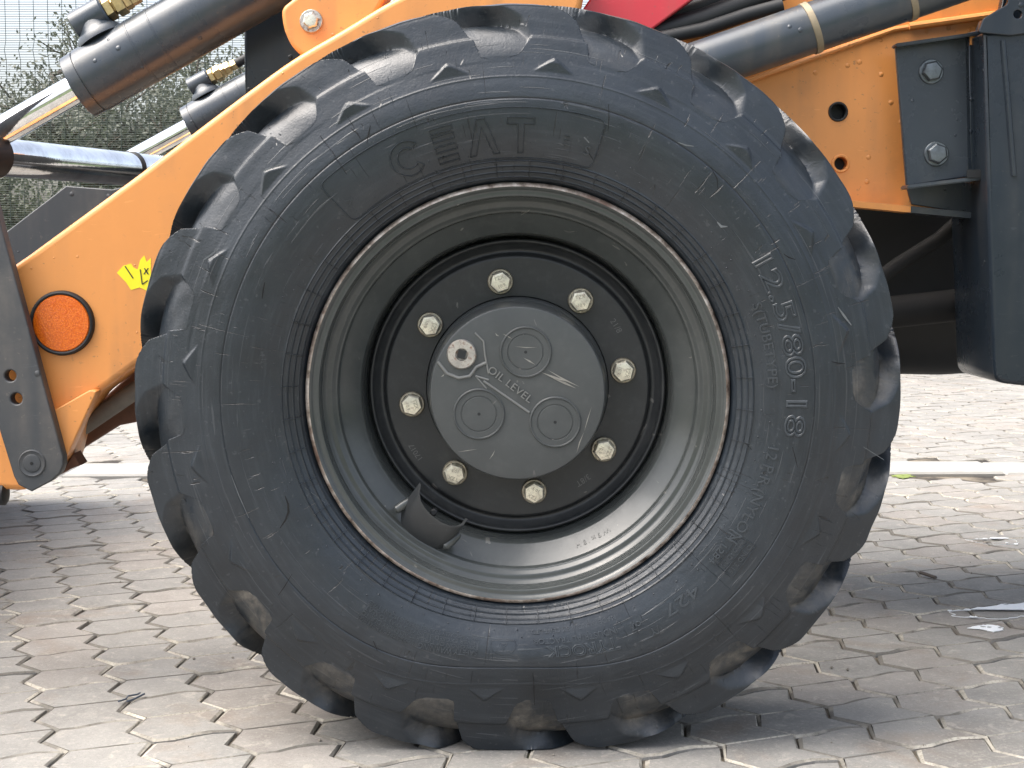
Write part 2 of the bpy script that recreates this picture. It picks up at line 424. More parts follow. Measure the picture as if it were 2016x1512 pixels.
PA = rad(22.1); PW, PL = .1125, .198; ZP = PL/2
PD = Vector((-math.sin(PA), math.cos(PA), 0)); PE = Vector((math.cos(PA), math.sin(PA), 0))
ZA = .0125
def tri(s):
    t = (s / ZP) % 1.0
    return ZA * (4*abs(t - .5) - 1)
def scurve(e): return .0058 * math.sin(2*math.pi*e/PW)
def paver_mesh(seed, chips=True):
    """block, long axis +y, zigzag flanks, S-shaped ends, chamfered top with a false joint across the middle"""
    R = random.Random(seed); hw, hl = PW/2 - .0017, PL/2 - .0023; ch = .0034
    ss = [-hl, -ZP*.5, 0, ZP*.5, hl]
    out = []
    for s_ in ss: out.append((hw + tri(s_), s_, 0, 1))            # right flank, going up
    for e in (hw*.5, 0, -hw*.5): out.append((e + tri(hl)*.9, hl, 1, 0))
    for s_ in reversed(ss): out.append((-hw + tri(s_), s_, 0, -1))
    for e in (-hw*.5, 0, hw*.5): out.append((e + tri(-hl)*.9, -hl, -1, 0))
    outer = []
    for x, y, en, sd in out:
        yy = y + scurve(x) * (abs(y)/hl)**3
        outer.append((x + R.uniform(-.0007, .0007), yy + R.uniform(-.0009, .0009)))
    n = len(outer); V = []; F = []
    V += [(x, y, -.012) for x, y in outer]
    V += [(x, y, -ch*.75 + R.uniform(-.0006, .0004)) for x, y in outer]
    inner = []
    for k, (x, y) in enumerate(outer):
        L = math.hypot(x, y); dx = -math.copysign(min(ch, abs(x)), x) if abs(x) > hw*.55 else 0
        dy = -math.copysign(ch, y) if abs(y) > hl*.9 else 0
        c = R.uniform(.7, 1.5) if chips else 1
        inner.append((x + dx*c, y + dy*c))
    V += [(x, y, R.uniform(-.0003, .0003)) for x, y in inner]
    for lay in (0, 1):
        for k in range(n):
            k2 = (k+1) % n; F.append((lay*n+k, lay*n+k2, (lay+1)*n+k2, (lay+1)*n+k))
    T = 2*n
    # top split at the middle by a shallow groove
    mr, ml = 2, 8 + 2                                     # vertices at s=0 on the right and left flank
    up = [T+k for k in range(mr, ml+1)]; dn = [T+k for k in range(ml, n)] + [T+k for k in range(0, mr+1)]
    g = .0026
    def shifted(i, dy):
        x, y, z = V[i]; V.append((x*.985, y+dy, z)); return len(V)-1
    ur, ul, dr, dl = shifted(T+mr, g), shifted(T+ml, g), shifted(T+mr, -g), shifted(T+ml, -g)
    V.append((V[T+mr][0]*.985, V[T+mr][1], -.0042)); V.append((V[T+ml][0]*.985, V[T+ml][1], -.0042)); gr, gl = len(V)-2, len(V)-1
    F.append(tuple([ur] + up[1:-1] + [ul])); F.append(tuple([dl] + dn[1:-1] + [dr]))
    F += [(gr, ur, ul, gl), (dr, gr, gl, dl), (T+mr, ur, gr), (T+mr, gr, dr), (T+ml, gl, ul), (T+ml, dl, gl)]
    me = bpy.data.meshes.new('paver'); me.from_pydata(V, [], F); me.validate()
    me.materials.append(PAVER); me.materials.append(EDGES)
    mi = [1 if (n <= k < 2*n or k >= 2*n+2) else 0 for k in range(len(F))]; me.polygons.foreach_set('material_index', mi)
    return me, V, F, mi
PM = [paver_mesh(100+k) for k in range(6)]
A_K = rad(-1.1)                                            # run of the flush kerb strip
kerb_p = at(1008, 926, 0); tt = CAM.z / -ray(1008, 926).z
kerb_c = CAM + ray(1008, 926) * tt
def kerb_off(x, y): return (y - kerb_c.y) - math.tan(-A_K) * (x - kerb_c.x)
KW = .115
def in_tyre(px, py): return (px-1018)**2/690**2 + (py-750)**2/700**2 < 1
cand = []
for i in range(-95, 96):
    for j in range(-52, 53):
        c = PE*(i*PW + .03) + PD*(j*PL + (ZP if i % 2 else 0) + .02)
        if not (PAVE_X[0]+.1 < c.x < PAVE_X[1]-.1 and PAVE_Y0+.1 < c.y < PAVE_Y1-.1): continue
        if abs(kerb_off(c.x, c.y)) < KW + .062: continue
        vis = False; d = c.y - CAM.y
        if d > .5:
            px, py, z = project((c.x, c.y, 0))
            vis = -60 < px < 2076 and 700 < py < 1570 and not in_tyre(px, py) and not in_tyre(px+40, py)*0
        cand.append((0 if vis else 1, d if d > 0 else 99, i, j, c))
cand.sort(key=lambda t: t[:4])
N_IND = 300
rest_v, rest_f, rest_p, rest_m = [], [], [], []
for k, (hid, d, i, j, c) in enumerate(cand):
    R = random.Random(i*1009 + j)
    rz = PA + R.gauss(0, rad(.35)); tx, ty = R.gauss(0, rad(.28)), R.gauss(0, rad(.28)); z = R.gauss(0, .0008)
    me, V, F, mi = PM[R.randrange(6)]
    if k < N_IND and not hid:
        o = bpy.data.objects.new('paver', me); COL.objects.link(o); o.parent = pav
        o.location = (c.x, c.y, z); o.rotation_euler = (tx, ty, rz)
    else:
        Mx = Matrix.Translation((c.x, c.y, z)) @ Matrix.Rotation(rz, 4, 'Z') @ Matrix.Rotation(ty, 4, 'Y') @ Matrix.Rotation(tx, 4, 'X')
        b = len(rest_v); rest_v += [tuple(Mx @ Vector(v)) for v in V]; rest_f += [tuple(q+b for q in f) for f in F]
        rest_p += [R.random()] * len(F); rest_m += mi
me = bpy.data.meshes.new('far_pavers'); me.from_pydata(rest_v, [], rest_f)
a_ = me.attributes.new('piece', 'FLOAT', 'FACE'); a_.data.foreach_set('value', rest_p); me.materials.append(PAVER); me.materials.append(EDGES); me.polygons.foreach_set('material_index', rest_m)
o = bpy.data.objects.new('far_pavers', me); COL.objects.link(o); o.parent = pav; tag(o, kind='stuff')

kerb = empty('kerb', (kerb_c.x, kerb_c.y, 0)); tag(kerb, 'flush pale concrete kerb strip crossing the block paving', 'kerb', kind='structure')
kerb.rotation_euler.z = -A_K
L_ = .9; off = .52
for k in range(-7, 8):
    x0 = off + k*L_; m = MB(); R = random.Random(k)
    x1 = x0 + L_ - .006; zz = .006 + R.uniform(-.002, .003); b = .006
    m.add([(x0,-KW,-.03),(x1,-KW,-.03),(x1,KW,-.03),(x0,KW,-.03),(x0,-KW,zz-b),(x1,-KW,zz-b),(x1,KW,zz-b),(x0,KW,zz-b),
           (x0+b,-KW+b,zz),(x1-b,-KW+b,zz),(x1-b,KW-b,zz),(x0+b,KW-b,zz)],
          [(0,1,5,4),(1,2,6,5),(2,3,7,6),(3,0,4,7),(4,5,9,8),(5,6,10,9),(6,7,11,10),(7,4,8,11),(8,9,10,11)])
    m.build('kerb_stone', KERB, kerb, 0)

# ================================================================== the loader
loader = empty('backhoe_loader', (0, 0, 0))
tag(loader, 'orange backhoe loader with a big black front tyre standing on block paving', 'backhoe loader')

# ---------------- wheel
CAMBER = rad(2.5)
WC = Vector((0.0, 0.0, .4615))
wheel = empty('wheel', WC, loader); wheel.rotation_euler = (CAMBER, 0, 0)
wheel['label'] = 'black front tyre on a dark grey steel rim with eight bright bolts'
RW = Matrix.Rotation(CAMBER, 3, 'X'); RWI = RW.transposed()
def wl(px, py, yl):
    o = RWI @ (CAM - WC); d = RWI @ ray(px, py); t = (yl - o.y) / d.y
    return o + d*t

PROF = [  # lug (r,y) , groove (r,y)
 ((.250,-.095),(.250,-.095)), ((.257,-.110),(.257,-.110)), ((.2615,-.116),(.2615,-.116)), ((.2655,-.126),(.2655,-.126)),
 ((.268,-.131),(.268,-.131)), ((.278,-.139),(.278,-.139)), ((.290,-.1455),(.290,-.1455)), ((.315,-.1535),(.315,-.1535)),
 ((.345,-.1575),(.345,-.1575)), ((.375,-.1555),(.375,-.1555)), ((.406,-.1470),(.406,-.1470)),
 ((.420,-.1430),(.4140,-.1450)), ((.4345,-.1390),(.4235,-.1405)), ((.4385,-.1345),(.4330,-.1345)), ((.457,-.1300),(.4425,-.1262)),
 ((.4712,-.1262),(.4495,-.1155)), ((.4748,-.1222),(.4530,-.1010)), ((.4785,-.095),(.4560,-.078)), ((.4830,-.055),(.4585,-.045)),
 ((.4855,-.025),(.4595,-.02)), ((.4865,0),(.4600,0))]
KR = np.array([p[0][0] for p in PROF]); KY = np.array([p[0][1] for p in PROF])
GR = np.array([p[1][0] for p in PROF]); GY = np.array([p[1][1] for p in PROF])
KI = np.arange(len(PROF), dtype=float)
def cat(ctrl, t):
    i = np.clip(np.floor(t).astype(int), 0, len(ctrl)-2); f = t - i
    p1, p2 = ctrl[i], ctrl[i+1]; p0 = ctrl[np.maximum(i-1, 0)]; p3 = ctrl[np.minimum(i+2, len(ctrl)-1)]
    m1, m2 = (p2-p0)*.5, (p3-p1)*.5
    return (2*f**3-3*f**2+1)*p1 + (f**3-2*f**2+f)*m1 + (-2*f**3+3*f**2)*p2 + (f**3-f**2)*m2
_tt = np.linspace(0, 10, 600); _rr, _yy = cat(KR, _tt), cat(KY, _tt)
def sw_y(r): return np.interp(r, _rr, _yy)
def t_of_r(r): return np.interp(r, _rr, _tt)
NL = 20; PITCH_A = 2*math.pi/NL; TH0 = rad(-2.8)
def sstep(a, b, x):
    t = np.clip((x-a)/(b-a), 0, 1); return t*t*(3-2*t)
RIBS = [.2695, .2760, .2825, .2890]
def deform(P):
    """the loaded tyre: radial squash above the contact patch"""
    P = np.asarray(P, float); r = np.hypot(P[:,0], P[:,2]); th = np.arctan2(P[:,0], P[:,2])
    d = np.abs(np.abs(th) - math.pi); k = np.exp(-(d/rad(21))**2)*(.030*sstep(.255, .385, r) - .0165*sstep(.40, .46, r))
    f = (r-k)/r; Q = P.copy(); Q[:,0] *= f; Q[:,2] *= f
    Q[:,1] += np.sign(P[:,1])*.006*np.exp(-(d/rad(21))**2)*np.exp(-((r-.36)/.06)**2); return Q
def vnoise(th, r, f1, f2, seed):
    R = np.random.default_rng(seed); o = np.zeros_like(th)
    for k in range(5):
        o += np.sin(th*np.round(f1*R.uniform(.6, 1.6)) + r*f2*R.uniform(.5, 1.5) + R.uniform(0, 6.28))
    return o/5
def build_tyre():
    NT = NL*92
    th = np.arange(NT)*2*math.pi/NT
    ts = list(np.linspace(0, t_of_r(.2655), 6)) + list(t_of_r(np.arange(.2660, .2905, .00062)))
    ts += list(t_of_r(np.arange(.2925, .3597, .003))) + list(t_of_r(np.arange(.3600, .3645, .0006))) + list(t_of_r(np.arange(.367, .3850, .003)))
    ts += list(t_of_r(np.arange(.3856, .3905, .0006))) + list(t_of_r(np.arange(.3912, .4060, .0012)))
    ts += list(np.linspace(10.05, 15, 64)) + list(np.linspace(15.1, 17, 34)) + list(np.linspace(17.2, 20, 20))
    tf = np.array(ts); nf = len(tf)
    tb = np.concatenate([np.linspace(19.7, 10, 46), np.linspace(9, 0, 14)]); nb = len(tb)
    rows_v, groove = [], []
    for t, side in [(x, 0) for x in tf] + [(x, 1) for x in tb]:
        ta = np.array([t]); lr, ly = cat(KR, ta)[0], cat(KY, ta)[0]; gr, gy = cat(GR, ta)[0], cat(GY, ta)[0]
        # lug / groove mask
        hl_ = np.interp(t, [10, 10.2, 10.7, 13, 15, 18, 19, 20], [0, .17, .235, .25, .25, .2, .1, .0])
        hw = np.interp(t, [10, 10.35, 11, 12, 13, 15, 18, 19, 20], [0, .07, .17, .25, .29, .29, .22, .12, .0])
        skew = np.interp(t, [10, 12, 13, 14.2, 16, 20], [.05, .02, -.01, -.10, -.42, -1.05])
        ph = (th - TH0 + (PITCH_A*.5 if side else 0))/PITCH_A - skew
        ph = ph - np.round(ph) + .012*vnoise(th, np.full(NT, t*.01), 9, 40, 3)
        if hw > 1e-4:
            sft = min(.018, hw*.5); rmp = min(.040, hw*.6)
            inside = sstep(-hl_ - sft*.4, -hl_ + sft*.8, ph) * (1 - sstep(hw - rmp, hw + sft*.4, ph))
        else: inside = np.zeros(NT)
        r = lr + (gr-lr)*inside; y = ly + (gy-ly)*inside
        wear = sstep(12.5, 15, np.array([t]))[0]
        r = r + wear*(1-inside)*.0008*vnoise(th, np.full(NT, lr), 45, 120, 5) + inside*.0008*vnoise(th, np.full(NT, t*.03), 40, 60, 9)
        y = y + (1-inside)*.0006*wear*vnoise(th, np.full(NT, lr), 55, 120, 6)
        if side == 0 and lr < .4125:                       # wedge mouldings between the grooves
            pw = ((th - TH0)/PITCH_A - .5); pw = pw - np.round(pw)
            q = (lr - .3945)/.0165
            if 0 < q < 1:
                halfw = .20*(1-q); ins = 1 - sstep(halfw-.012, halfw+.012, np.abs(pw))
                y = y - ins*.0040*np.clip(q*1.35 + .05, 0, 1)
        if side == 0 and t <= 10:
            h = 0.0
            for rb in RIBS: h += .0013*math.exp(-((lr-rb)/.0007)**2)
            h += .0005*math.exp(-((lr-.3880)/.0011)**2) - .0010*math.exp(-((lr-.3622)/.0008)**2)
            y = y - h
            y = y + .0008*vnoise(th, np.full(NT, lr), 14, 60, 11) * sstep(.29, .31, np.array([lr]))[0]
        if side: y = -y
        P = deform(np.stack([r*np.sin(th), y, r*np.cos(th)], 1))
        # world clamp: the tyre stands on the paving and bulges a little
        Wd = P @ np.array(RW).T + np.array(WC)
        zz = Wd[:,2]; lift = np.clip(.030 - zz, 0, 1)
        sgn = -1 if side == 0 else 1
        floor = .0015
        Wd[:,2] = np.where(zz < floor, floor + .0006*np.clip(zz-floor, -1, 0), zz)
        P = (Wd - np.array(WC)) @ np.array(RW)
        rows_v.append(P); dg = np.degrees(th); mz = sstep(48, 95, dg)*(1 - sstep(232, 262, dg)); groove.append(inside*(1.0 if t > 10.3 else 0.0)*(.10 + .90*mz)*np.clip(.75 + .6*vnoise(th, np.full(NT, t*.05), 7, 30, 21), .1, 1))
    nr = len(rows_v); V = np.concatenate(rows_v).astype(np.float32); G = np.concatenate(groove).astype(np.float32)
    i = np.repeat(np.arange(nr-1), NT); k = np.tile(np.arange(NT), nr-1); k2 = (k+1) % NT
    Q = np.stack([i*NT+k, i*NT+k2, (i+1)*NT+k2, (i+1)*NT+k], 1).astype(np.int32)
    me = bpy.data.meshes.new('tyre'); me.vertices.add(len(V)); me.vertices.foreach_set('co', V.ravel())
    me.loops.add(Q.size); me.loops.foreach_set('vertex_index', Q.ravel())
    me.polygons.add(len(Q)); me.polygons.foreach_set('loop_start', np.arange(0, Q.size, 4, dtype=np.int32))
    me.update(calc_edges=True)
    at_ = me.attributes.new('groove', 'FLOAT', 'POINT'); at_.data.foreach_set('value', G)
    return link('tyre', me, RUBBER, wheel, 50)
tyre = build_tyre()

# raised lettering, cure ticks and mould nubs
LM = {'s': MB(), 'o': MB(), 't': MB()}
def wrap(co, th0, r0, lift=.0):
    """flat (u,v,w) -> sidewall, u clockwise, v outward, w out of the rubber"""
    th = th0 + co[:,0]/r0; r = r0 + co[:,1]
    y = sw_y(r) - co[:,2] - lift
    return deform(np.stack([r*np.sin(th), y, r*np.cos(th)], 1))
def put_text(name, body, deg, r0, size, outline=0, extrude=.0014, spacing=1.0, fit=None):
    if size < .010: extrude = .0006
    co, fs = text_mesh(body, size, extrude, outline, spacing)
    if fit:
        wdt = co[:,0].max() - co[:,0].min(); co[:,0] *= (rad(fit)*r0)/wdt
    m_ = MB(); m_.add(wrap(co, rad(deg), r0, .0001).tolist(), fs); return m_.build(name, PALE_RUBBER, wheel, 40)
def ridge(mb, pts, wd=.0019, h=.0016, closed=True):
    """low ridge along a (u,v) polyline, returned flat"""
    n = len(pts); P = [Vector(p) for p in pts]; V = []; F = []
    for i in range(n):
        a = P[i-1] if (closed or i > 0) else P[i]; b = P[(i+1) % n] if (closed or i < n-1) else P[i]
        t = (b-a); t = t.normalized() if t.length > 0 else Vector((1,0)); nn = Vector((-t.y, t.x))
        L = P[i] + nn*wd/2; Rr = P[i] - nn*wd/2
        V += [(L.x, L.y, -.0004), (P[i].x + nn.x*wd*.2, P[i].y + nn.y*wd*.2, h), (P[i].x - nn.x*wd*.2, P[i].y - nn.y*wd*.2, h), (Rr.x, Rr.y, -.0004)]
    for i in range(n if closed else n-1):
        j = (i+1) % n
        for q in range(3): F.append((i*4+q, j*4+q, j*4+q+1, i*4+q+1))
    return np.array(V), F
def put_ridge(mb, pts, deg, r0, **kw):
    V, F = ridge(None, pts, **kw); m_ = MB() if isinstance(mb, str) else mb; m_.add(wrap(V, rad(deg), r0).tolist(), F)
    if isinstance(mb, str): return m_.build(mb, RUBBER, wheel, 60)
def dens(pts, step=.006, closed=True):
    out = []; n = len(pts)
    for i in range(n if closed else n-1):
        a, b = Vector(pts[i]), Vector(pts[(i+1) % n]); k = max(1, int((b-a).length/step))
        out += [tuple(a.lerp(b, q/k)) for q in range(k)]
    if not closed: out.append(tuple(pts[-1]))
    return out
S, O = 'raised_word', 'raised_letter'; LE = MB(); EM = MB(); BX = MB()
def rect(u0, v0, u1, v1): return dens([(u0,v0),(u1,v0),(u1,v1),(u0,v1)])
H = .021
# large word on top: outlined C, barred E, open A, T
arc = [(.021*math.cos(a), H*math.sin(a)) for a in np.linspace(rad(42), rad(318), 22)] + [(.0125*math.cos(a), .0125*math.sin(a)) for a in np.linspace(rad(318), rad(42), 18)]
put_ridge(O, arc, -24.3, .3190)
for v in (-.0205, -.0075, .0055): put_ridge(LE, rect(-.0125, v, .0135, v+.0068), -15.9, .3190)
put_ridge(LE, rect(-.0125, .0155, .0135, .0215), -15.9, .3190); LE.build('raised_letter', RUBBER, wheel, 60)
put_ridge(O, dens([(-.019,-.021),(-.011,-.021),(0,.012),(.011,-.021),(.019,-.021),(.0045,.0215),(-.0045,.0215)]), -7.6, .3190)
put_ridge(O, dens([(-.0035,-.021),(.0035,-.021),(.0035,.013),(.0155,.013),(.0155,.0205),(-.0155,.0205),(-.0155,.013),(-.0035,.013)]), .6, .3190)
put_text(S, 'S', 15.4, .3110, .016); put_text(S, '>', -40.0, .3130, .018)
for dv in (-.005, .0, .005): put_ridge('raised_dash', dens([(-.003, dv), (.003, dv)], closed=False), 10.5, .3180, closed=False, wd=.001)
# rounded panel round the word
pr = round_poly([(-.42*1, -.0275), (.0, -.0275), (.0, .0265), (-.42, .0265)], 0)
def panel(a0, a1, r0, r1, cr):
    rm = (r0+r1)/2; L = rad(a1-a0)*rm
    p = round_poly([(0, r0-rm), (L, r0-rm), (L, r1-rm), (0, r1-rm)], cr, 6)
    put_ridge('panel_outline', dens(p, .008), a0, rm, wd=.0018, h=.0013)
panel(-42.5, 17.5, .2915, .3515, .010)
# size, tube type, ply and service words
put_text('raised_numerals', '12.5/80-18', 77.8, .3385, .034, outline=.0013, fit=38.5)
put_text(S, 'S(TUBETYPE)', 77.6, .3110, .0165, fit=19.5)
put_text(S, '12 P.R.(NYLON', 112.0, .3180, .0185, fit=23.0)
p = dens([(-.024,-.012),(.024,-.012),(.024,.012),(-.024,.012)]); put_ridge(BX, p, 125.8, .3330, wd=.0011, h=.0008)
put_ridge(BX, dens([(-.024,0),(.024,0)], closed=False), 125.8, .3330, wd=.0011, h=.0008, closed=False); BX.build('box_outline', RUBBER, wheel, 60)
put_text(S, 'O IND 3.18', 125.8, .3390, .0085, outline=0, fit=7.2); put_text(S, 'O LOAD 3.5', 125.8, .3270, .0085, fit=7.2)
put_text(S, '(H 1284', 125.8, .3130, .012, fit=9.0)
put_text(S, '427', 141.0, .3240, .021, fit=9.0); put_text(S, '/Y', 149.5, .3380, .014); put_text(S, 'o7', 152.5, .3215, .014)
put_text(S, 'TYROCK', 165.4, .3345, .0245, outline=.0011, fit=16.2)
put_text(S, 'INDUSTRIAL TRACTOR', 166.5, .3170, .0125, fit=19.5)
put_text(S, 'MADE IN INDIA BY CEAT LTD.', 166.5, .3010, .0095, fit=21.0)
put_text(S, 'SAFETY WARNING', 195.5, .3375, .0125, fit=12.8)
rs = ['SERIOUS INJURY MAY RESULT FROM', 'EXPLOSION OF TYRE RIM ASSEMBLY DUE TO', 'NEVER EXCEED 35 PSI (240 KPA) TO SEAT', 'ONLY SPECIALLY TRAINED PERSONS MOUNT TYRES']
put_text(S, rs[0], 209.5, .3365, .0085, fit=13)
put_text(S, rs[1], 202.5, .3290, .0085, fit=27); put_text(S, rs[2], 202.5, .3215, .0085, fit=27); put_text(S, rs[3], 202.5, .3135, .0085, fit=27)
# tractor-front emblem
def loop(pts): return dens(pts, .003)
V_ = [(-.0165*math.cos(a), -.003 + .0165*math.sin(a)) for a in np.linspace(rad(-28), rad(208), 26)]
put_ridge(EM, V_ , 183.3, .3265, closed=False, wd=.0012, h=.0008)
put_ridge(EM, dens([(-.017,-.0105),(-.009,-.0115),(0,-.0105),(.009,-.0115),(.017,-.0105)], .003, False), 183.3, .3265, closed=False, wd=.0012, h=.0008)
put_ridge(EM, loop([(-.0048,-.006),(.0048,-.006),(0,.0075)]), 183.3, .3265, wd=.0011, h=.0008)
put_ridge(EM, loop([(-.0012,-.004),(.0012,-.004),(0,.0035)]), 183.3, .3265, wd=.0007, h=.0008)
EM.build('emblem', RUBBER, wheel, 60)
# small word under the big one
put_text(S, 'INDIA', -13.5, .2935, .0075)
T_ = LM['t']
for k in range(44):
    a = 360/44*k + 3.0
    V, F = ridge(T_, [(-.0005 + 0, v) for v in np.linspace(-.0110, .0105, 7)], wd=.0011, h=.0021, closed=False)
    T_.add(wrap(V, rad(a), .2795).tolist(), F)
for ring, (r0, n, ph) in enumerate(((.2995, 62, .0), (.3095, 47, 3.0))):
    for k in range(n):
        a = rad(360/n*k + ph + RNG.normal(0, .25)); rr = r0 + RNG.normal(0, .0012)
        c = np.array([[0,0,.0016]] + [[.0012*math.cos(q), .0012*math.sin(q), -.0002] for q in np.linspace(0, 2*math.pi, 7)[:-1]])
        T_.add(wrap(c, a, rr).tolist(), [(0, 1+q, 1+(q+1) % 6) for q in range(6)])
o = T_.build('mould_ticks', RUBBER, wheel, 60); tag(o, kind='stuff')

# cuts and scrapes in the sidewall
def on_wall(px, py, lift):
    y = -.155
    for _ in range(4):
        p = wl(px, py, y); y = float(sw_y(min(.43, math.hypot(p.x, p.z))))
        q = deform(np.array([[p.x, y, p.z]]))[0]; y = float(q[1]) - lift
    return wl(px, py, y)
def cut(name, pts, wd, mat, lift=.0006):
    P = [on_wall(a, b, lift) for a, b in pts]; n = len(P); V = []; F = []
    for i, p in enumerate(P):
        t = P[min(i+1, n-1)] - P[max(i-1, 0)]; nn = Vector((-t.z, 0, t.x)).normalized()*wd*math.sin(math.pi*(i+.35)/(n-.3))
        V += [p + nn, p - nn]
    m = MB(); m.add(V, [(2*i, 2*i+1, 2*i+3, 2*i+2) for i in range(n-1)]); return m.build(name, mat, wheel, 0)
CUTM = plain('open_cut', (.004, .004, .004), .9); SCR = plain('scraped_rubber', (.10, .11, .115), .6, noise=.3, scale=120)
for pts, wd in (([(561,976),(567,992),(568,1008),(562,1024),(551,1040)], .0013), ([(1049,1325),(1051,1350),(1052,1388)], .0007), ([(521,556),(518,572),(516,588)], .0008),
                ([(729,247),(726,262),(722,282)], .0007), ([(690,252),(703,262),(710,274)], .0006), ([(1198,205),(1199,232),(1197,258)], .0005), ([(1543,500),(1553,507),(1566,511)], .0007),
                ([(1637,712),(1650,715),(1664,716)], .0007), ([(930,1322),(927,1345)], .0005), ([(1158,300),(1170,318)], .0005), ([(575,1130),(560,1155),(548,1172)], .0005), ([(1560,880),(1566,902),(1570,920)], .0005),
                ([(640,540),(655,575),(662,600)], .0004), ([(500,450),(535,470)], .0004), ([(1400,330),(1412,352),(1413,372)], .0005), ([(735,1262),(743,1282)], .0006), ([(1465,870),(1480,885)], .0005)):
    cut('cut', pts, wd, CUTM)
for pts, wd in (([(515,337),(535,331),(555,322)], .0011), ([(400,512),(418,500),(430,490)], .0012), ([(1412,437),(1420,446),(1432,446)], .0016), ([(1335,280),(1350,286),(1366,288)], .0010),
                ([(1650,605),(1662,622),(1676,640)], .0014), ([(455,935),(470,975),(490,1020)], .0006), ([(1290,175),(1305,182)], .0008), ([(600,960),(640,990)], .0004), ([(1700,880),(1740,905)], .0005), ([(1150,270),(1160,281)], .0012)):
    cut('scrape', pts, wd, SCR)

# rim, disc, hub
def lathe_y(name, prof, mat, seg=160, parent=wheel, ang=40):
    m = MB(); P = []; F = []
    for y, r in prof:
        for k in range(seg):
            a = 2*math.pi*k/seg; P.append((r*math.sin(a), y, r*math.cos(a)))
    for i in range(len(prof)-1):
        for k in range(seg):
            k2 = (k+1) % seg; F.append((i*seg+k, i*seg+k2, (i+1)*seg+k2, (i+1)*seg+k))
    me = bpy.data.meshes.new(name); me.from_pydata(P, [], F)
    bm = bmesh.new(); bm.from_mesh(me); bmesh.ops.remove_doubles(bm, verts=bm.verts, dist=1e-6); bmesh.ops.recalc_face_normals(bm, faces=bm.faces); bm.to_mesh(me); bm.free()
    return link(name, me, mat, parent, ang)
def curve_prof(ctrl, n=6):
    c = np.array(ctrl); t = np.linspace(0, len(c)-1, (len(c)-1)*n + 1)
    return list(zip(cat(c[:,0], t), cat(c[:,1], t)))
lathe_y('rim_edge', [(-.1145,.2618),(-.1185,.2628),(-.1215,.2632),(-.1240,.2630),(-.1260,.2624),(-.1276,.2608),(-.1284,.2592),(-.1286,.2580)], EDGE, 256)
RIMP = curve_prof([(-.1286,.2580),(-.1266,.2556),(-.1240,.2530),(-.1236,.2482),(-.1212,.2460),(-.1065,.2445),(-.1040,.2435),(-.1000,.2396),(-.0992,.2372),(-.0985,.2338),(-.0972,.2322),
  (-.0938,.2288),(-.0925,.2270),(-.0880,.2252),(-.0860,.2238),(-.0760,.2130),(-.0672,.2030),(-.0640,.2000),(-.0560,.1978),(-.0420,.1962),(-.0300,.1950)], 4)
RIMP += [(-.0230,.1900),(.0200,.1890),(.10,.1950),(.12,.25),(.125,.262)]
lathe_y('rim', RIMP, RIM, 192)
DISCP = curve_prof([(-.0200,.1935),(-.0330,.1925),(-.0385,.1912),(-.0400,.1890),(-.0385,.1868),(-.0350,.1850),(-.0300,.1800),(-.0280,.1765),(-.0290,.1735),(-.0330,.1715),(-.0355,.1695),(-.0362,.1670),(-.0362,.1600)], 4)
DISCP += [(-.0362,.150),(-.0362,.125),(-.0362,.1185),(-.0340,.1165),(-.0300,.1160),(-.02,.02)]
lathe_y('wheel_disc', DISCP, DISC, 160)
CY = -.0990
CAPP = curve_prof([(-.030,.1172),(-.044,.1168),(-.052,.1158),(-.0560,.1140),(-.0600,.1132),(-.085,.1115),(-.0950,.1105),(-.0982,.1092),(CY,.1075)], 4) + [(CY,.06),(CY,.0001)]
hub = lathe_y('hub_cap', CAPP, CAP, 128); hub['label'] = 'round grey hub cap with three ringed bosses and a level plug'
def disc_feature(name, px, py, y0, prof, mat, seg=48):
    c = wl(px, py, y0)
    m = MB(); m.lathe((c.x, y0, c.z), (c.x, y0-1, c.z), prof, seg, cap0=False, cap1=True); return m.build(name, mat, wheel, 30)
for bx, by in ((1035, 693), (943, 815), (1093, 831)):
    R_ = .0318
    disc_feature('boss', bx, by, CY, [(-.001, R_+.0012), (.0012, R_+.0008), (.0022, R_-.0003), (.0022, R_-.0012), (.0009, R_-.0022), (.0009, .0232), (.0002, .0226), (.0002, .0218), (.0010, .0212), (.0010, .0018)], CAP)
    disc_feature('centre_mark', bx, by, CY, [(.0005, .0022), (.00115, .0020)], BLACK, 12)
# level plug in its lipped recess
pc = wl(909, 697, CY)
m = MB(); m.lathe((pc.x, CY, pc.z), (pc.x, CY-1, pc.z), [(-.001, .0186), (.0035, .0186), (.0052, .0172), (.0052, .0080), (.0018, .0076), (.0010, .004)], 40, False, True)
m.build('level_plug', STEEL, wheel, 30)
m = MB(); q = Matrix.Translation((pc.x, 0, pc.z)) @ Matrix.Rotation(rad(12), 4, 'Y')
m.box((-.0050, CY-.0056, -.0050), (.0050, CY-.0012, .0050), q); m.build('plug_socket', BLACK, wheel, 0)
lip = [(862,712),(880,735),(903,744),(925,740),(938,722),(957,714)]
m = MB(); m.tube([wl(a, b, CY-.0006) for a, b in lip], .0021, 8); m.build('plug_lip', CAPLIT, wheel)
m = MB(); m.tube([wl(a, b, CY-.0004) for a, b in ((935,655),(952,672),(955,700),(962,735))], .0012, 8); m.build('plug_lip', CAPLIT, wheel)
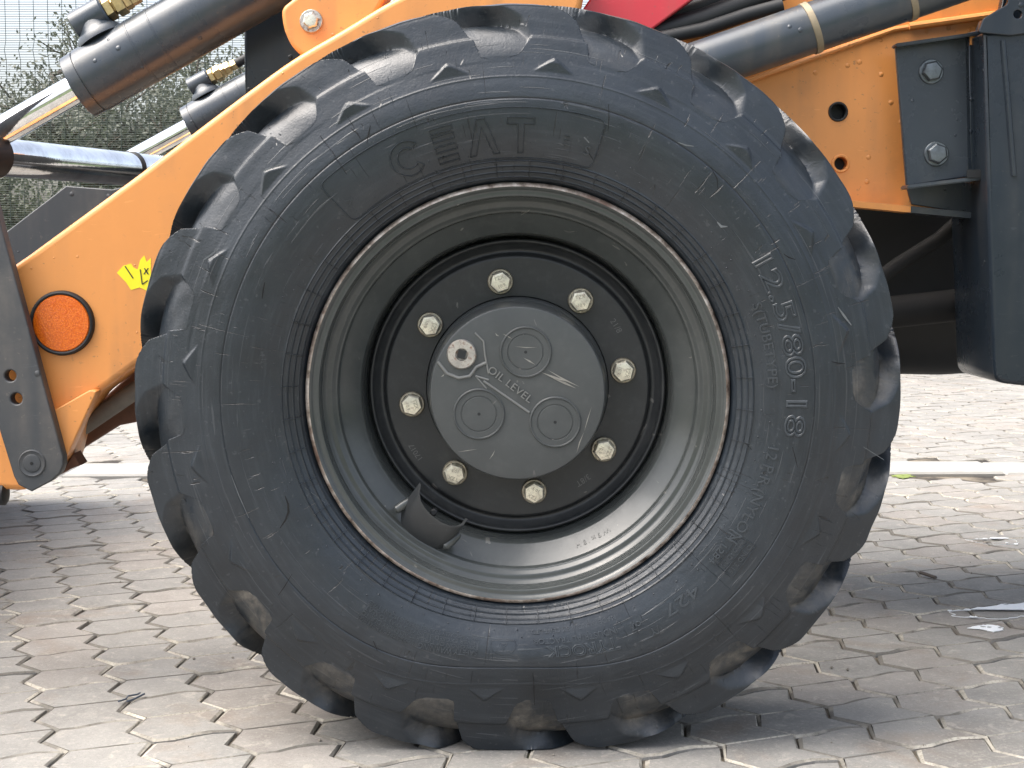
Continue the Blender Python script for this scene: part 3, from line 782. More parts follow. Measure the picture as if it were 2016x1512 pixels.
# arrow and words
m = MB(); m.tube([wl(1042,812,CY-.0004), wl(952,750,CY-.0004)], .0015, 8)
m.tube([wl(962,748,CY-.0004), wl(936,740,CY-.0004)], .0013, 8); m.tube([wl(936,740,CY-.0004), wl(958,765,CY-.0004)], .0009, 8)
m.build('level_arrow', CAPLIT, wheel)
co, fs = text_mesh('OIL LEVEL', .0135, .0018, 0, 1.08); c = wl(1004, 757, CY); an = rad(-37.5)
co[:,0] *= (.066/(co[:,0].max()-co[:,0].min()))
P = [(c.x + u*math.cos(an) - v*math.sin(an), CY - wv, c.z + u*math.sin(an) + v*math.cos(an)) for u, v, wv in co]
m = MB(); m.add(P, fs); o = m.build('raised_words', CAPLIT, wheel, 30); o['label'] = 'raised words OIL LEVEL on the hub cap'
# scuffs on the cap
m = MB()
def scuff(mb, a, b, wd, y, k=3):
    A, B = wl(*a, y), wl(*b, y); t = (B-A).normalized(); nn = Vector((-t.z, 0, t.x))
    mid = A.lerp(B, .5) + nn*wd*random.uniform(-1.5, 1.5)
    mb.add([A, mid + nn*wd, B, mid - nn*wd], [(0,1,2,3)])
for a, b, wd in (((1066,733),(1120,752),.0016), ((1078,728),(1142,762),.0011), ((1088,745),(1135,765),.0014), ((1013,682),(1058,684),.0006), ((1030,704),(1054,718),.0010),
                 ((1165,800),(1150,850),.0006), ((1150,850),(1135,893),.0007), ((990,657),(1008,667),.0008), ((975,655),(983,662),.0008), ((920,805),(932,814),.0007),
                 ((970,818),(978,823),.0007), ((963,905),(975,885),.0006), ((900,890),(940,884),.0005), ((1080,870),(1100,860),.0005), ((1030,640),(1031,665),.0004), ((868,742),(875,736),.0008)):
    scuff(m, a, b, wd, CY-.00035 if not (985 < a[0] < 1085 and 645 < a[1] < 745) else CY-.0015)
tag(m.build('scuff_marks', plain('bare_scuff', (.26, .25, .225), .5, .3, .25, 90), wheel, 0), kind='stuff')
# eight wheel bolts
def bolt_mesh(rf, rh, hh, fl=.0042):
    m = MB(); m.lathe((0,0,0), (0,-1,0), [(0, rf), (fl*.5, rf), (fl, rf*.93), (fl, rh*.99)], 32, False, False)
    me1 = m.mesh('b1')
    h = MB(); h.lathe((0,0,0), (0,-1,0), [(fl-.001, rh*1.08), (hh-.002, rh*1.08), (hh, rh*.93), (hh+.0003, rh*.80)], 6)
    return m, h
bf, bh = bolt_mesh(.0168, .0135, .0150)
co, fs = text_mesh('TZX', .0068, .0002); co2, fs2 = text_mesh('10.9', .0060, .0002)
tm = MB(); tm.add([(u, -.0154 - wv, v + .0052) for u, v, wv in co], fs); tm.add([(u, -.0154 - wv, v - .0052) for u, v, wv in co2], fs2)
fm, hm, tmm = bf.mesh('bolt_flange'), bh.mesh('bolt_head'), tm.mesh('bolt_marks')
for me, mt in ((fm, ZINCW), (hm, ZINC), (tmm, ZINCW)): smooth(me, 30); me.materials.append(mt)
# one joined mesh for a bolt: flange, head and stamped marks
bj = bpy.data.meshes.new('wheel_bolt'); bm = bmesh.new()
mi = []
for k, me in enumerate((fm, hm, tmm)):
    n0 = len(bm.faces); bm.from_mesh(me); bm.faces.ensure_lookup_table()
    for f in bm.faces[n0:]: f.material_index = k
bm.to_mesh(bj); bm.free()
for mt in (ZINCW, ZINC, ZINCW): bj.materials.append(mt)
for k in range(8):
    a = rad(-9.1 + 45*k); o = bpy.data.objects.new('wheel_bolt', bj); COL.objects.link(o); o.parent = wheel
    o.location = (.1388*math.sin(a), -.0362, .1388*math.cos(a)); o.rotation_euler = (random.uniform(-.03,.03), random.uniform(0, 6.28), random.uniform(-.03,.03))
# stamped figures on the disc
for body, deg, r_, s_ in (('17017', 237, .158, .010), ('21/8', 58, .150, .011), ('3/8T', 145, .150, .011)):
    co, fs = text_mesh(body, s_, .0002); th = rad(deg) + co[:,0]/r_; rr = r_ + co[:,1]
    m = MB(); m.add(np.stack([rr*np.sin(th), -.0364 - co[:,2], rr*np.cos(th)], 1).tolist(), fs)
    m.build('stamped_figures', STAMP, wheel, 0)
m = MB()
co, fs = text_mesh('W 9 x 18 H', .010, .0004); r_ = .2135; th = rad(153) + co[:,0]/r_; rr = r_ + co[:,1]*.7
yv = np.interp(rr, [.2030,.2130,.2238], [-.0672,-.0760,-.0860]) - .0008 - co[:,2]
m.add(np.stack([rr*np.sin(th), yv, rr*np.cos(th)], 1).tolist(), fs); m.build('stamped_figures', RIM, wheel, 0)
# valve guard: bent plate welded in the rim well
near = [(826,950),(822,968),(824,985),(831,1000),(842,1014),(856,1025),(872,1034),(888,1039),(902,1039),(912,1034),(921,1022)]
far_ = [(798,988),(790,1008),(789,1026),(792,1042),(800,1056),(816,1070),(834,1080),(852,1085),(868,1081),(884,1070),(902,1050)]
m = MB(); A = [wl(x, y, -.118) for x, y in near]; B = [wl(x, y, -.088) for x, y in far_]; n = len(A)
cen = wl(862, 985, -.08)
V = []
for a, b in zip(A, B):
    da = (a-cen); da.y = 0; da = da.normalized()*.0032
    V += [a, b, b-da, a-da]
F = []
for i in range(n-1):
    for q in range(4): F.append((i*4+q, i*4+(q+1) % 4, (i+1)*4+(q+1) % 4, (i+1)*4+q))
F += [(0,1,2,3), tuple((n-1)*4+q for q in (3,2,1,0))]
m.add(V, F); m.build('valve_guard', paint('guard_paint', (.026,.029,.031), dirt=(.07,.07,.07), rough=.45, drops=False), wheel, 50)
for a, b in (((781,1003),(800,990)), ((878,1076),(897,1058))):
    m = MB(); m.lathe(wl(*a, -.094), wl(*b, -.092), [(-.003, .003), (0, .0058), (.010, .0060), (.02, .005), (.024, .003)], 14); m.build('guard_weld', RIM, wheel)
m = MB(); v0 = wl(856, 1006, -.070); m.lathe(v0, v0 + Vector((0,-1,.15)), [(0,.0045),(.03,.0045),(.031,.003),(.034,.0028)], 12); m.build('valve_stem', BLACK, wheel)

# the far front wheel and axle
wheel2 = empty('wheel', (0, 1.55, WC.z), loader); wheel2.rotation_euler = (CAMBER, 0, math.pi)
wheel2['label'] = 'far front wheel behind the near one'
for ch in list(wheel.children):
    if ch.name.split('.')[0] in ('tyre', 'rim', 'wheel_disc', 'hub_cap'):
        c = ch.copy(); COL.objects.link(c); c.parent = wheel2
m = MB(); m.lathe((0,.03,.46), (0,1.52,.46), [(0,.10),(.12,.10),(.18,.075),(.55,.085),(.62,.12),(.86,.12),(.93,.085),(1.3,.075),(1.37,.10),(1.49,.10)], 24)
m.build('front_axle', UNDER, loader)

# ---------------- loader arm and its fittings
YA = .19
arm_px = [(-120,620),(25,523),(53,504),(267,347),(487,180),(580,112),(672,60),(765,2),(850,-38),(960,-62),(1160,-64),(1146,12),(1090,120),(900,330),(600,470),(420,602),(265,722),(190,776),(150,830),(128,916),(95,945),(45,967),(-120,955)]
arm = plate('loader_arm', round_poly(px2(arm_px, YA), [.01]*4 + [.08]*6 + [.0]*6 + [.01]*7, 6), YA, .095, ORANGE, loader, bevel=.009, res=4)
arm['label'] = 'orange box-section loader arm rising behind the tyre'
def child(o, par): o.parent = par; return o
gus = plate('gusset', round_poly(px2([(92,816),(176,768),(191,770),(127,908),(112,880)], YA-.02), .003), YA-.02, .03, ORANGE, arm, bevel=.002)
m = MB(); c = at(123, 636, YA)
m.lathe(c + Vector((0,.001,0)), c - Vector((0,1,0)), [(0,.0470),(.004,.0470),(.0085,.0455),(.0095,.0435),(.0090,.0420),(.0070,.0405)], 56, False, False); m.build('reflector_ring', BLACK, arm)
m = MB(); m.lathe(c, c - Vector((0,1,0)), [(.003,.0412),(.0062,.0410),(.0080,.0395),(.0084,.0300),(.0085,.0010)], 56, False, True)
o = m.build('reflector', REFL, arm); o['label'] = 'round amber reflector in a black ring'
plate('sticker', px2([(230,537),(243,523),(258,519),(262,526),(271,531),(276,512),(284,503),(289,516),(297,508),(297,560),(288,572),(275,566),(258,571),(248,556)], YA-.0005), YA-.0005, .0006, YELLOW, arm, bevel=.00005, res=0)['label'] = 'torn yellow sticker half hidden by the tyre'
m = MB()
for a, b in (((276,530),(280,560)),((280,560),(291,552)),((284,528),(292,540)),((292,528),(283,540)),((246,524),(262,548))):
    A, B = at(*a, YA-.0013), at(*b, YA-.0013); t = (B-A).normalized(); nn = Vector((-t.z,0,t.x))*.0008
    m.add([A+nn, B+nn, B-nn, A-nn], [(0,1,2,3)])
m.build('sticker_print', PRINT, arm, 0)
# pin bracket above the arm
brk = plate('pin_bracket', round_poly(px2([(553,16),(580,-5),(660,-70),(800,-70),(720,60),(640,115),(596,112),(574,92),(558,58)], .225), [.01]*4+[.005]*2+[.03]*3, 6), .225, .06, ORANGE, loader, bevel=.006, res=3)
brk['label'] = 'orange pin bracket above the loader arm'
def hex_bolt(name, px, py, Y, rw, rh, hh, mw, mh, par, rot=0.0, wt=.003):
    c = at(px, py, Y); m = MB()
    m.lathe(c, c - Vector((0,1,0)), [(-.001, rw), (wt*.7, rw), (wt, rw*.94), (wt, rh*.8)], 36, False, False)
    ow = m.build(name, mw, par)
    h = MB(); h.lathe(c, c - Vector((0,1,0)), [(wt-.001, rh*1.08), (wt+hh*.8, rh*1.08), (wt+hh, rh*.92), (wt+hh+.0003, rh*.7)], 6, phase=rot)
    oh = h.build(name, mh, par, 25)
    return ow, oh
# joined bolt with washer
def bolt_one(name, px, py, Y, rw, rh, hh, mw, mh, par, rot=0.0, wt=.003):
    ow, oh = hex_bolt('b', px, py, Y, rw, rh, hh, mw, mh, None, rot, wt)
    bm = bmesh.new(); bm.from_mesh(ow.data); n0 = len(bm.faces); bm.from_mesh(oh.data); bm.faces.ensure_lookup_table()
    for f in bm.faces[n0:]: f.material_index = 1
    me = bpy.data.meshes.new(name); bm.to_mesh(me); bm.free(); me.materials.append(mw); me.materials.append(mh)
    for x in (ow, oh): bpy.data.objects.remove(x)
    o = bpy.data.objects.new(name, me); COL.objects.link(o); o.parent = par; return o
bolt_one('pin_bolt', 613, 42, .225, .0165, .0105, .008, STEEL, ZINC, brk, .3, .004)
# grey link bar in front of the arm
YB = .150
barp = [(-236,-20),(-108,-20),(3,448),(124,898),(125,915),(118,932),(100,948),(62,968),(36,955),(27,938),(-4,838)]
def hole(px, py, r, Y): 
    c = at(px, py, Y); return circle2(c.x, c.z, r/scale_at(Y))
bar = plate('link_bar', px2(barp, YB), YB, .022, GREYBAR, loader, holes=[hole(20,740,11.5,YB), hole(32,785,11.5,YB)], bevel=.0022)
bar['label'] = 'grey flat link bar with two round holes in front of the arm'
c = at(63, 912, YB); m = MB()
m.lathe(c, c - Vector((0,1,0)), [(-.001,.0200),(.0012,.0196),(.0020,.0180),(.0012,.0168),(.0010,.0130),(.0020,.0122),(.0024,.0100),(.0022,.0030)], 40, False, True); m.build('pivot_boss', GREYBAR, bar)
m = MB(); m.lathe(c - Vector((0,.0015,0)), c - Vector((0,1,0)), [(0,.0028),(.0012,.0024)], 12); m.build('grease_nipple', BLACK, bar)
# lower lines under the arm
m = MB(); m.tube([at(90, 885, .27), at(165, 838, .27), at(262, 772, .27), at(420, 660, .27)], .0135, 14); m.build('hydraulic_pipe', PIPE, loader)
plate('lower_arm_plate', px2([(128,905),(150,878),(186,800),(280,715),(440,600),(440,745),(265,832),(233,838),(160,884),(140,905)], .30), .30, .03, RUST_SHADE, loader, bevel=.003)  # orange in the shade under the arm, painted as brown
plate('arm_tip', px2([(118,935),(144,893),(158,916),(128,928)], .20), .20, .04, RUST_SHADE, loader, bevel=.002)
c0 = at(-30, 972, .20); m = MB(); m.lathe(c0, c0 + Vector((1,0,0)), [(0,.012),(.004,.017),(.030,.017),(.033,.012)], 18); m.build('pivot_stud', BLACK, loader)
# dark plate and upright behind
plate('linkage_plate', px2([(-60,520),(10,458),(130,366),(220,373),(420,330),(420,640),(-60,640)], .75), .75, .02, GREYBAR, loader, bevel=.002)
up_ = plate('upright', px2([(478,-80),(484,330),(640,330),(640,-80)], .38), .38, .06, NAVY, loader, bevel=.004); up_['label'] = 'dark upright of the loader frame'
# lift cylinders
def cyl(name, e_px, f_px, Y, r, rr, rod_px, label):
    A, B = at(*e_px, Y), at(*f_px, Y); L = (B-A).length
    m = MB(); m.lathe(A, B, [(0,r*.93),(.0015,r*.97),(.019,r*.98),(.0195,r*.94),(.0215,r*.94),(.022,r),(.110,r),(.1105,r*1.012),(.1125,r*1.012),(.113,r),(.146,r),(.1465,r*1.012),(.1485,r*1.012),(.149,r),(L,r)], 56)
    body = m.build(name, DARK, loader); body['label'] = label
    D = at(*rod_px, Y); m = MB(); m.lathe(A + (B-A).normalized()*.01, D, [(0,rr),((D-A).length,rr)], 40); m.build('rod', CHROME, body)
    return body, A, (B-A).normalized()
r1 = .050
c1, A1, d1 = cyl('lift_cylinder', (153,173), (700,-141), .30, r1, .0215, (-150,346), 'large charcoal hydraulic cylinder with a chrome rod')
c2, A2, d2 = cyl('lift_cylinder', (374,250), (760,40), 1.60, r1, .0215, (200,345), 'smaller looking far hydraulic cylinder half hidden by the orange arm')
def port(body, A, d, along):
    nrm = Vector((0,1,0)).cross(d); nrm = nrm if nrm.z > 0 else -nrm; nrm.normalize()
    base = A + d*along + nrm*(r1 + .027)
    m = MB(); m.lathe(base - d*.028, base + d*.03, [(0,.017),(.003,.0235),(.052,.0235),(.055,.021)], 24)
    m.build('port_block', DARK, body)
    s_ = MB(); q = A + d*along + nrm*(r1 - .006)
    s_.lathe(q, q + nrm, [(0,.038),(.008,.036),(.014,.030),(.020,.026),(.030,.022)], 24); s_.build('port_saddle', DARK, body)
    x = .027; 
    for L, r in ((.012,.0185),(.003,.0135),(.015,.0195),(.010,.0165),(.014,.0155),(.003,.011),(.013,.0135)):
        f = MB(); p0 = base + d*x; f.lathe(p0, p0 + d, [(0,r*.93),(.001,r),(L-.001,r),(L,r*.93)], 6, phase=.4 + x*9); f.build('hose_fitting', BRASS, body, 25); x += L
    h = MB(); p0 = base + d*x; h.tube([p0, p0 + d*.05, p0 + d*.12 + nrm*.01, p0 + d*.25 + nrm*.03], .011, 12); h.build('hose', BLACK, body)
port(c1, A1, d1, .068); port(c2, A2, d2, .070)
# chrome cross rod
P0, P1 = at(-14, 308, .30), at(256, 333, .66)
m = MB(); m.lathe(P0, P1, [(0,.0290),((P1-P0).length + .12,.0290)], 48); tr = m.build('tilt_rod', CHROME, loader); tr['label'] = 'chrome tilt rod below the big cylinder'
m = MB(); m.lathe(P1, P0, [(-.006,.0280),(-.004,.0312),(.004,.0312),(.006,.0280)], 40, False, False); m.build('wiper_ring', BLACK, tr)
m = MB(); m.lathe(P0, P1, [(-.06,.033),(.006,.033),(.010,.029)], 30, True, False); m.build('rod_end', BLACK, tr)

# ---------------- chassis to the right of the tyre
YC = .33
ch_px = [(1180,60),(1500,-90),(2120,-90),(2120,430),(1950,430),(1684,404),(1400,382),(1180,300)]
chs = plate('chassis_side', px2(ch_px, YC), YC, .02, ORANGE, loader, holes=[hole(1650,220,18,YC), hole(1655,322,13.5,YC)], bevel=.0015)
chs['label'] = 'orange chassis side plate with two round holes'
for (hx, hy, ro, ri, mt) in ((1650,220,.0150,.0115,BLACK), (1655,322,.0140,.0098,ORANGE)):
    c = at(hx, hy, YC); m = MB(); m.lathe(c, c - Vector((0,1,0)), [(-.02,ri),(.001,ri),(.0022,ri+.001),(.0022,ro-.001),(.001,ro),(-.02,ro)], 36, False, False); m.build('hole_bush', mt, chs)
m = MB(); m.box((at(1600,180,YC).x, YC+.021, at(1600,360,YC).z), (at(1700,180,YC).x, YC+.03, at(1600,180,YC).z)); m.build('hole_backing', BLACK, chs, 0)
def flange_piece(a, b, mat, dy):
    A, B = at(*a, YC), at(*b, YC); m = MB(); D = Vector((0,-.045+dy,0))
    lo, hi = Vector((0,.001,-.006)), Vector((0,.001,.006))
    m.add([A+lo, B+lo, B+hi, A+hi, A+D+lo, B+D+lo, B+D+Vector((0,0,.003)), A+D+Vector((0,0,.003))], [(0,1,5,4),(4,5,6,7),(7,6,2,3),(0,4,7,3),(1,2,6,5)])
    m.build('lower_flange', mat, chs)
flange_piece((1560,391), (1778,412), ORANGE, 0); flange_piece((1779,412.1), (1965,430), DARK, .001)
# weld / crease along the tube
m = MB(); m.tube([at(1440,170,YC-.002), at(1620,106,YC-.002), at(1760,58,YC-.002), at(1990,22,YC-.002)], .004, 8); m.build('weld_seam', ORANGE, chs)
m = MB(); m.tube([at(1790,52,YC-.006), at(1990,24,YC-.006)], .0055, 8); m.build('weld_seam', ORANGE, chs)
plate('dark_gusset', px2([(1786,372),(1942,352),(1952,426),(1795,402)], YC-.005), YC-.005, .006, DARK, chs, bevel=.001)
# banded dark tube
A, B = at(1225, 183, .215), at(2010, -87, .215)
m = MB(); m.lathe(A, B, [(0,.0362),((B-A).length,.0362)], 48); tb = m.build('steel_tube', DARK, loader); tb['label'] = 'dark steel tube held by two tan metal bands'
dt = (B-A).normalized()
for bx in (1597, 1783):
    f = (bx-1225)/(2010-1225); c = A.lerp(B, f); ax = (dt + Vector((.12,0,.10))).normalized()
    m = MB(); m.lathe(c - ax*.0065, c + ax*.0065, [(.0015,.0362),(.002,.0380),(.0110,.0380),(.0115,.0362)], 40, False, False); m.build('metal_band', TANBAND, tb)
# hoses, red bar
for i, (a, b, r, Y) in enumerate((((1270,70),(1600,-40),.016,.27), ((1280,40),(1560,-50),.014,.29), ((1300,75),(1540,10),.010,.25), ((1310,20),(1500,-60),.02,.32))):
    m = MB(); P0, P1 = at(*a, Y), at(*b, Y); m.tube([P0, P0.lerp(P1,.35) + Vector((0,0,-.004)), P0.lerp(P1,.7), P1], r, 14); m.build('hose', BLACK, loader)
m = MB(); p = at(1300, 60, .36); m.box((p.x-.02, .345, p.z-.05), (p.x+.25, .37, p.z+.2)); m.build('hose_guard', BLACK, loader, 0)
rb = plate('red_lock_bar', px2([(1120,62),(1150,14),(1200,-60),(1440,-60),(1362,0),(1284,58),(1230,100)], .245), .245, .03, RED, loader, bevel=.003); rb['label'] = 'red bar just above the tyre'
# bracket with two bolts
YK = .275
bk = plate('bracket', round_poly(px2([(1763,90),(1905,70),(1909,348),(1785,367)], YK), .003), YK, .010, DARK, loader, bevel=.0025); bk['label'] = 'dark bracket bolted to the chassis with two grey bolts'
def lip_bar(name, a, b, y0, y1, th, mat, par):
    A, B = at(*a, y0), at(*b, y0); m = MB(); U = Vector((0,0,th)); D = Vector((0,y1-y0,0))
    V = [A, B, B+U, A+U, A+D, B+D, B+D+U, A+D+U]; m.add(V, [(0,1,2,3),(4,7,6,5),(0,4,5,1),(3,2,6,7),(0,3,7,4),(1,5,6,2)])
    bm = bmesh.new(); bm.from_mesh(m.mesh('t')); bmesh.ops.bevel(bm, geom=bm.edges[:], offset=.0015, segments=2, affect='EDGES'); me = bpy.data.meshes.new(name); bm.to_mesh(me); bm.free()
    return link(name, me, mat, par, 35)
lip_bar('flange', (1764,92), (1932,68), YK-.026, YK+.001, .005, DARK, bk)
lip_bar('flange', (1787,372), (1968,350), YK-.040, YK+.001, .006, DARK, bk)
bolt_one('bracket_bolt', 1833, 141, YK, .0182, .0140, .009, BOLTGREY, BOLTGREY, bk, .2)
bolt_one('bracket_bolt', 1843, 303, YK, .0182, .0140, .009, BOLTGREY, BOLTGREY, bk, .7)
ps = plate('post', px2([(1906,64),(1926,60),(1934,40),(1972,14),(1990,-80),(2150,-80),(2150,470),(1952,470),(1936,346),(1911,350)], .262), .262, .02, NAVY, loader, bevel=.002)
m = MB(); m.tube([at(1974,80,.205), at(1984,200,.205), at(1996,346,.205)], .0042, 10); m.build('weld_bead', NAVY, ps)
plate('lifting_ear', round_poly(px2([(1926,64),(1936,36),(1984,8),(1990,-40),(2080,-40),(2080,58),(1990,70)], .198), .004), .198, .008, NAVY, loader, holes=[hole(2004,28,8,.198)], bevel=.0015)
m = MB(); m.box((at(1908,0,.268).x, .258, at(0,90,.268).z), (at(1929,0,.268).x, .2625, at(0,72,.268).z)); m.build('slot', ORANGE, ps, 0)
m = MB(); m.box((at(1912,0,.235).x, .232, at(0,350,.235).z), (at(1954,0,.235).x, .236, at(0,334,.235).z)); m.build('slot', BLACK, ps, 0)
pn = plate('side_panel', round_poly(px2([(1935,64),(2200,36),(2200,780),(1957,753),(1946,456)], .205), [.004]*3+[.018]+[.0], 6), .205, .185, NAVY, loader, bevel=.006, res=3)
pn['label'] = 'dark slate side panel hanging low beside the wheel'
# underside
m = MB(); m.box((.15,.52,.52), (2.2,1.10,1.05)); m.build('transmission_case', BLACK, loader, 0)
m = MB(); A, B = at(1690, 622, .45), at(1960, 592, .45); m.lathe(A, B, [(0,.026),((B-A).length,.026)], 24); m.build('drag_link', UNDER, loader)
m = MB(); m.tube([at(1700,570,.40), at(1770,520,.40), at(1850,470,.40), at(1900,425,.40)], .012, 12); m.build('hose', UNDER, loader)
m = MB(); A, B = Vector((.45,.60,.535)), Vector((1.05,.60,.535))
m.lathe(A + Vector((0,.15,0)), B + Vector((0,.15,0)), [(0,.06),(.03,.105),(.10,.118),(.32,.122),(.5,.112),(.57,.09),(.60,.05)], 32); m.build('oil_pan', BLACK, loader)
prof = [(-1.16,.62),(-1.16,.30),(-1.20,.18),(-1.30,.10),(-1.95,.06),(-1.95,.085),(-1.32,.125),(-1.23,.20),(-1.19,.31),(-1.19,.60),(-1.45,.72),(-1.46,.75)]  # bucket out of view, added for its soft shade on the ground
m = MB(); nP = len(prof); m.add([(x, -.30, z) for x, z in prof] + [(x, 1.85, z) for x, z in prof], [tuple(range(nP)), tuple(reversed(range(nP, 2*nP)))] + [(k, (k+1) % nP, nP + (k+1) % nP, nP + k) for k in range(nP)])
bu = m.build('unseen_bucket', GREYBAR, loader, 30); bu['label'] = 'unseen wide front bucket added to shade the ground by the arms'
# body above the frame (never in view, but it shades the ground as the machine does)
m = MB(); m.box((.25,.42,1.05), (1.25,1.13,1.62)); hood = m.build('engine_hood', ORANGE, loader, 0)
m = MB(); m.box((1.35,.12,1.15), (2.6,1.43,2.7)); m.build('cab', BLACK, loader, 0)
plate('loader_arm', round_poly(px2(arm_px, YA), 0), 1.46, .09, ORANGE, loader, bevel=.006)['label'] = 'far loader arm behind the near one'

# ================================================================== fence
fence = empty('mesh_fence', (0, FENCE_Y, 0)); tag(fence, 'dark green close-mesh security fence behind the loader', 'fence')
PWID = 3.0
def wire_panel():
    m = MB(); rw = .0017
    def yoff(z):
        o = 0
        for zc in (.55, 1.15, 1.72, 2.3): o += -.028*max(0, 1 - abs(z-zc)/.055)
        return o
    zs = sorted(set([.05] + [zc + k for zc in (.55,1.15,1.72,2.3) for k in (-.055,0,.055)] + [2.65]))
    for i in range(int(PWID/.0762)):
        x = .03 + i*.0762; pts = [(x, yoff(z), z) for z in zs]; V = []; F = []
        for (xx, yy, z) in pts: V += [(xx-rw, yy, z), (xx, yy-rw, z), (xx+rw, yy, z), (xx, yy+rw, z)]
        for a in range(len(pts)-1):
            for q in range(4): F.append((a*4+q, a*4+(q+1) % 4, (a+1)*4+(q+1) % 4, (a+1)*4+q))
        m.add(V, F)
    z = .06; r2 = .0015
    while z < 2.65:
        y = yoff(z) + .002
        V = [(.0, y-r2, z), (.0, y, z+r2), (.0, y+r2, z), (.0, y, z-r2)]; V += [(PWID-.03, b, c) for _, b, c in V]
        m.add(V, [(0,1,5,4),(1,2,6,5),(2,3,7,6),(3,0,4,7)]); z += .0127
    return m.mesh('wire_panel')
wp = wire_panel(); wp.materials.append(WIRE)
for k, x in enumerate((-9.9, -6.9, -3.9, -.9, 2.1, 5.1)):
    o = bpy.data.objects.new('wire_panel', wp); COL.objects.link(o); o.parent = fence; o.location = (x, 0, 0); tag(o, kind='stuff')
for x in (-9.93, -6.93, -3.93, -.93, 2.07, 5.07, 8.07):
    m = MB(); m.box((x-.03, .03, 0), (x+.03, .11, 2.75)); m.build('post', WIRE, fence, 0)

# ================================================================== trees
def tree(name, x, y, h, crown, n_leaf, leaf, mat, label, seed, trunk_r=.10, low=.3):
    R = random.Random(seed); root = empty(name, (x, y, -.03)); tag(root, label, 'tree', 'trees beyond the fence')
    m = MB(); tips = []
    def grow(p, d, L, r, depth):
        n = 4; pts = [p]; q = p; dd = d.copy()
        for k in range(n):
            dd = (dd + Vector((R.gauss(0,.16), R.gauss(0,.16), R.gauss(.03,.1)))).normalized(); q = q + dd*L/n; pts.append(q)
        m.tube(pts, [r*(1-.55*k/n) for k in range(n+1)], 6 if depth < 2 else 4, False)
        if depth >= 3: tips.extend(pts[1:]); return
        for k in range(R.randint(3, 4)):
            s_ = pts[R.randint(1 if depth else 2, n)]
            nd = (dd*R.uniform(.3,.8) + Vector((R.gauss(0,.7), R.gauss(0,.7), R.gauss(.12,.4)))).normalized()
            grow(s_, nd, L*R.uniform(.5,.75), r*.5, depth+1)
        if depth == 2: tips.extend(pts[2:])
    for k in range(3): grow(Vector((R.gauss(0,.15), R.gauss(0,.15), 0)), Vector((R.gauss(0,.25), R.gauss(0,.2), 1)).normalized(), h*.5, trunk_r, 0)
    m.build('trunk', BARK, root)
    V = []; F = []; pc = []
    cx, cz, rx, rz = crown
    clumps = [(t, R.uniform(.10,.30), R.random()) for t in tips]
    for k in range(55):
        a = R.uniform(0, 6.28); u = R.uniform(-1, 1); rr = R.random()**.4; s_ = math.sqrt(1-u*u)
        c = Vector((cx + rx*rr*s_*math.cos(a), rx*.6*rr*s_*math.sin(a), max(low, cz + rz*rr*u))); clumps.append((c, R.uniform(.12,.32), R.random()))
    for k in range(n_leaf):
        c, sp, tone = clumps[R.randrange(len(clumps))]
        p = c + Vector((R.gauss(0,sp*.6), R.gauss(0,sp*.6), R.gauss(0,sp*.5)))
        if p.z < .05: continue
        ax = Vector((R.gauss(0,1), R.gauss(0,1), R.gauss(-.3,1))).normalized(); b = ax.orthogonal().normalized()
        L = leaf*R.uniform(.6,1.4); i = len(V)
        V += [p, p + ax*L*.5 + b*L*.22, p + ax*L, p + ax*L*.5 - b*L*.22]; F.append((i,i+1,i+2,i+3)); pc.append(min(1, max(0, tone*.7 + R.random()*.3)))
    me = bpy.data.meshes.new('crown'); me.from_pydata([tuple(v) for v in V], [], F)
    a_ = me.attributes.new('piece', 'FLOAT', 'FACE'); a_.data.foreach_set('value', pc)
    o = link('crown', me, mat, root, 0); o['kind'] = 'stuff'
LF1 = leaf_mat('olive_leaves', (.045,.056,.036), (.135,.15,.098)); LF2 = leaf_mat('grey_green_leaves', (.052,.063,.046), (.165,.178,.135))
tree('leafy_tree', -3.7, 13.5, 3.7, (0, 2.0, 1.2, 1.5), 17000, .055, LF2, 'loose olive-green tree showing between the two hydraulic cylinders', 3)
tree('leafy_tree', -6.2, 16.0, 2.4, (0, 1.2, 1.7, 1.0), 17000, .06, LF1, 'lower bushy tree behind the fence below the chrome rod end', 5, low=.2)
tree('leafy_tree', -3.5, 17.5, 4.2, (0, 2.3, 1.6, 1.8), 15000, .065, LF2, 'taller grey-green tree behind the upright of the loader frame', 8)
tree('leafy_tree', -6.5, 24.0, 3.0, (0, 1.5, 3.4, 1.2), 15000, .09, LF1, 'farthest broad green tree seen through the fence mesh', 12, low=.2)

# ================================================================== small things on the paving
def flat_at(px, py, z=.002):
    d = ray(px, py); t = (z - CAM.z)/d.z; return CAM + d*t
def blot(name, pts, z, mat, label, cat_, seed, jag=.006):
    R = random.Random(seed); P = [flat_at(a, b, z) for a, b in pts]; q = []
    for i in range(len(P)):
        a, b = P[i], P[(i+1) % len(P)]
        for k in range(5):
            p = a.lerp(b, k/5); q.append((p.x + R.uniform(-jag, jag), p.y + R.uniform(-jag, jag)))
    me_o = None
    cu = bpy.data.curves.new('tmp', 'CURVE'); cu.dimensions = '2D'; cu.fill_mode = 'BOTH'
    sp = cu.splines.new('POLY'); sp.points.add(len(q)-1); sp.use_cyclic_u = True
    for s_, (x, y) in zip(sp.points, q): s_.co = (x, y, 0, 1)
    for k in range(3):
        a = R.choice(P); b = R.choice(P); c = a.lerp(b, .5)
        hs_ = circle2(c.x, c.y, R.uniform(.003,.006), 7); s2 = cu.splines.new('POLY'); s2.points.add(6); s2.use_cyclic_u = True
        for s_, (x, y) in zip(s2.points, hs_): s_.co = (x, y, 0, 1)
    cu.extrude = .0006
    me = eval_curve(cu)
    for v in me.vertices: v.co.z += z
    o = link(name, me, mat, None, 30); return tag(o, label, cat_)
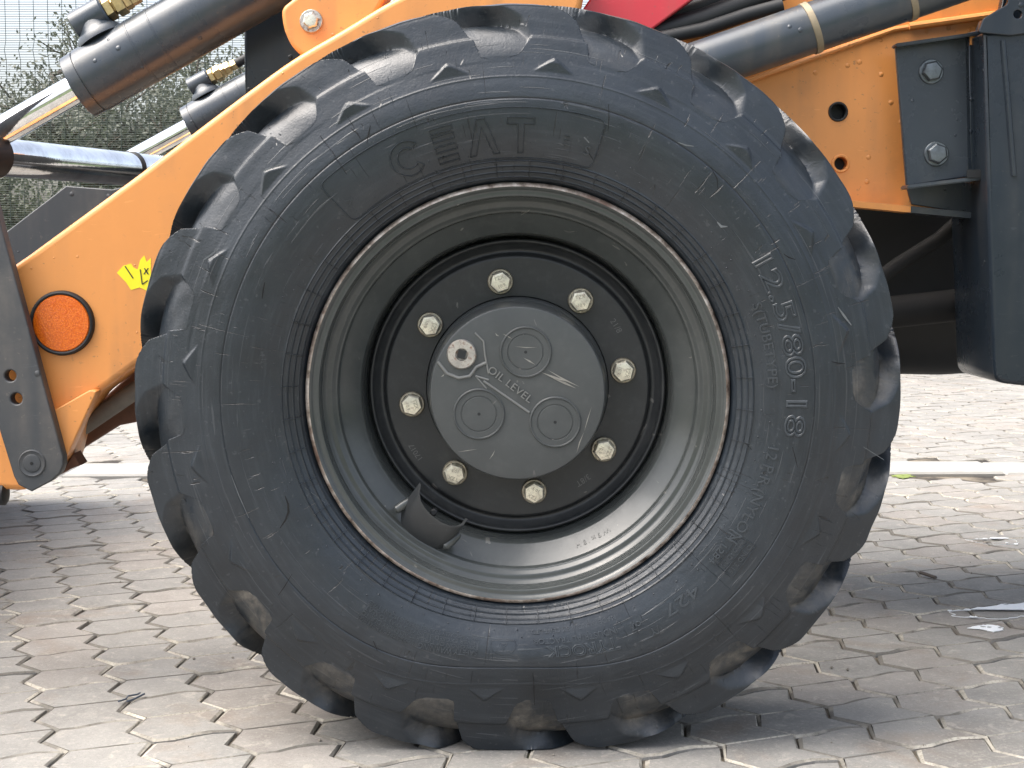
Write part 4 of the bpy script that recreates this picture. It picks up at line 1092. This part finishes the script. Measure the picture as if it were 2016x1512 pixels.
blot('paint_spill', [(1905,1063),(1935,1060),(1975,1058),(2004,1064),(2000,1071),(1960,1073),(1925,1068)], .0042, SPILL, 'small white paint spill, the farther one from the camera', 'paint spill', 1)
blot('paint_spill', [(1870,1202),(1905,1200),(1950,1193),(2010,1187),(2060,1190),(2050,1210),(2000,1215),(1950,1219),(1915,1213),(1880,1214)], .0042, SPILL, 'larger white paint spill beside the wheel', 'paint spill', 2)
blot('paint_spill', [(1905,1236),(1935,1230),(1965,1232),(1975,1240),(1955,1244),(1930,1238)], .0035, SPILL, 'thin white paint splash, the nearest of the spills', 'paint spill', 4, .003)
blot('moss_patch', [(1752,936),(1790,934),(1800,938),(1778,942),(1765,940)], .004, MOSS, 'little green moss patch against the kerb strip', 'moss', 6, .008)
def debris(name, pts, r, mat, label, cat_):
    m = MB(); m.tube([flat_at(a, b, .003 + r) for a, b in pts], r, 6); o = m.build(name, mat); return tag(o, label, cat_)
debris('wire_piece', [(233,1381),(248,1376),(252,1370),(270,1367),(276,1364)], .0012, BLUEW, 'thin blue-grey bent wire lying on the paving', 'wire')
debris('wire_piece', [(250,1381),(262,1377),(284,1366)], .0014, BLUEW, 'short straight blue-grey wire beside the bent one', 'wire')
debris('stick', [(1812,1127),(1825,1131),(1842,1137)], .0035, TWIGM, 'short dry stick on the paving right of the tyre', 'stick')
R = random.Random(31); m = MB()
for k in range(140):
    x, y = R.uniform(-1.2, 1.6), R.uniform(-.6, 2.2); s_ = R.uniform(.0012,.004); c = Vector((x, y, s_*.3))
    V = [c + Vector((R.uniform(.6,1)*s_*dx, R.uniform(.6,1)*s_*dy, R.uniform(.5,1)*s_*dz)) for dx, dy, dz in ((1,0,0),(-1,0,0),(0,1,0),(0,-1,0),(0,0,1),(0,0,-1))]
    m.add(V, [(0,2,4),(2,1,4),(1,3,4),(3,0,4),(2,0,5),(1,2,5),(3,1,5),(0,3,5)])
o = m.build('grit', plain('grit', (.22,.20,.17), .9, noise=.4, scale=9), None, 0); tag(o, 'scattered grit and crumbs on the paving', 'grit', kind='stuff')
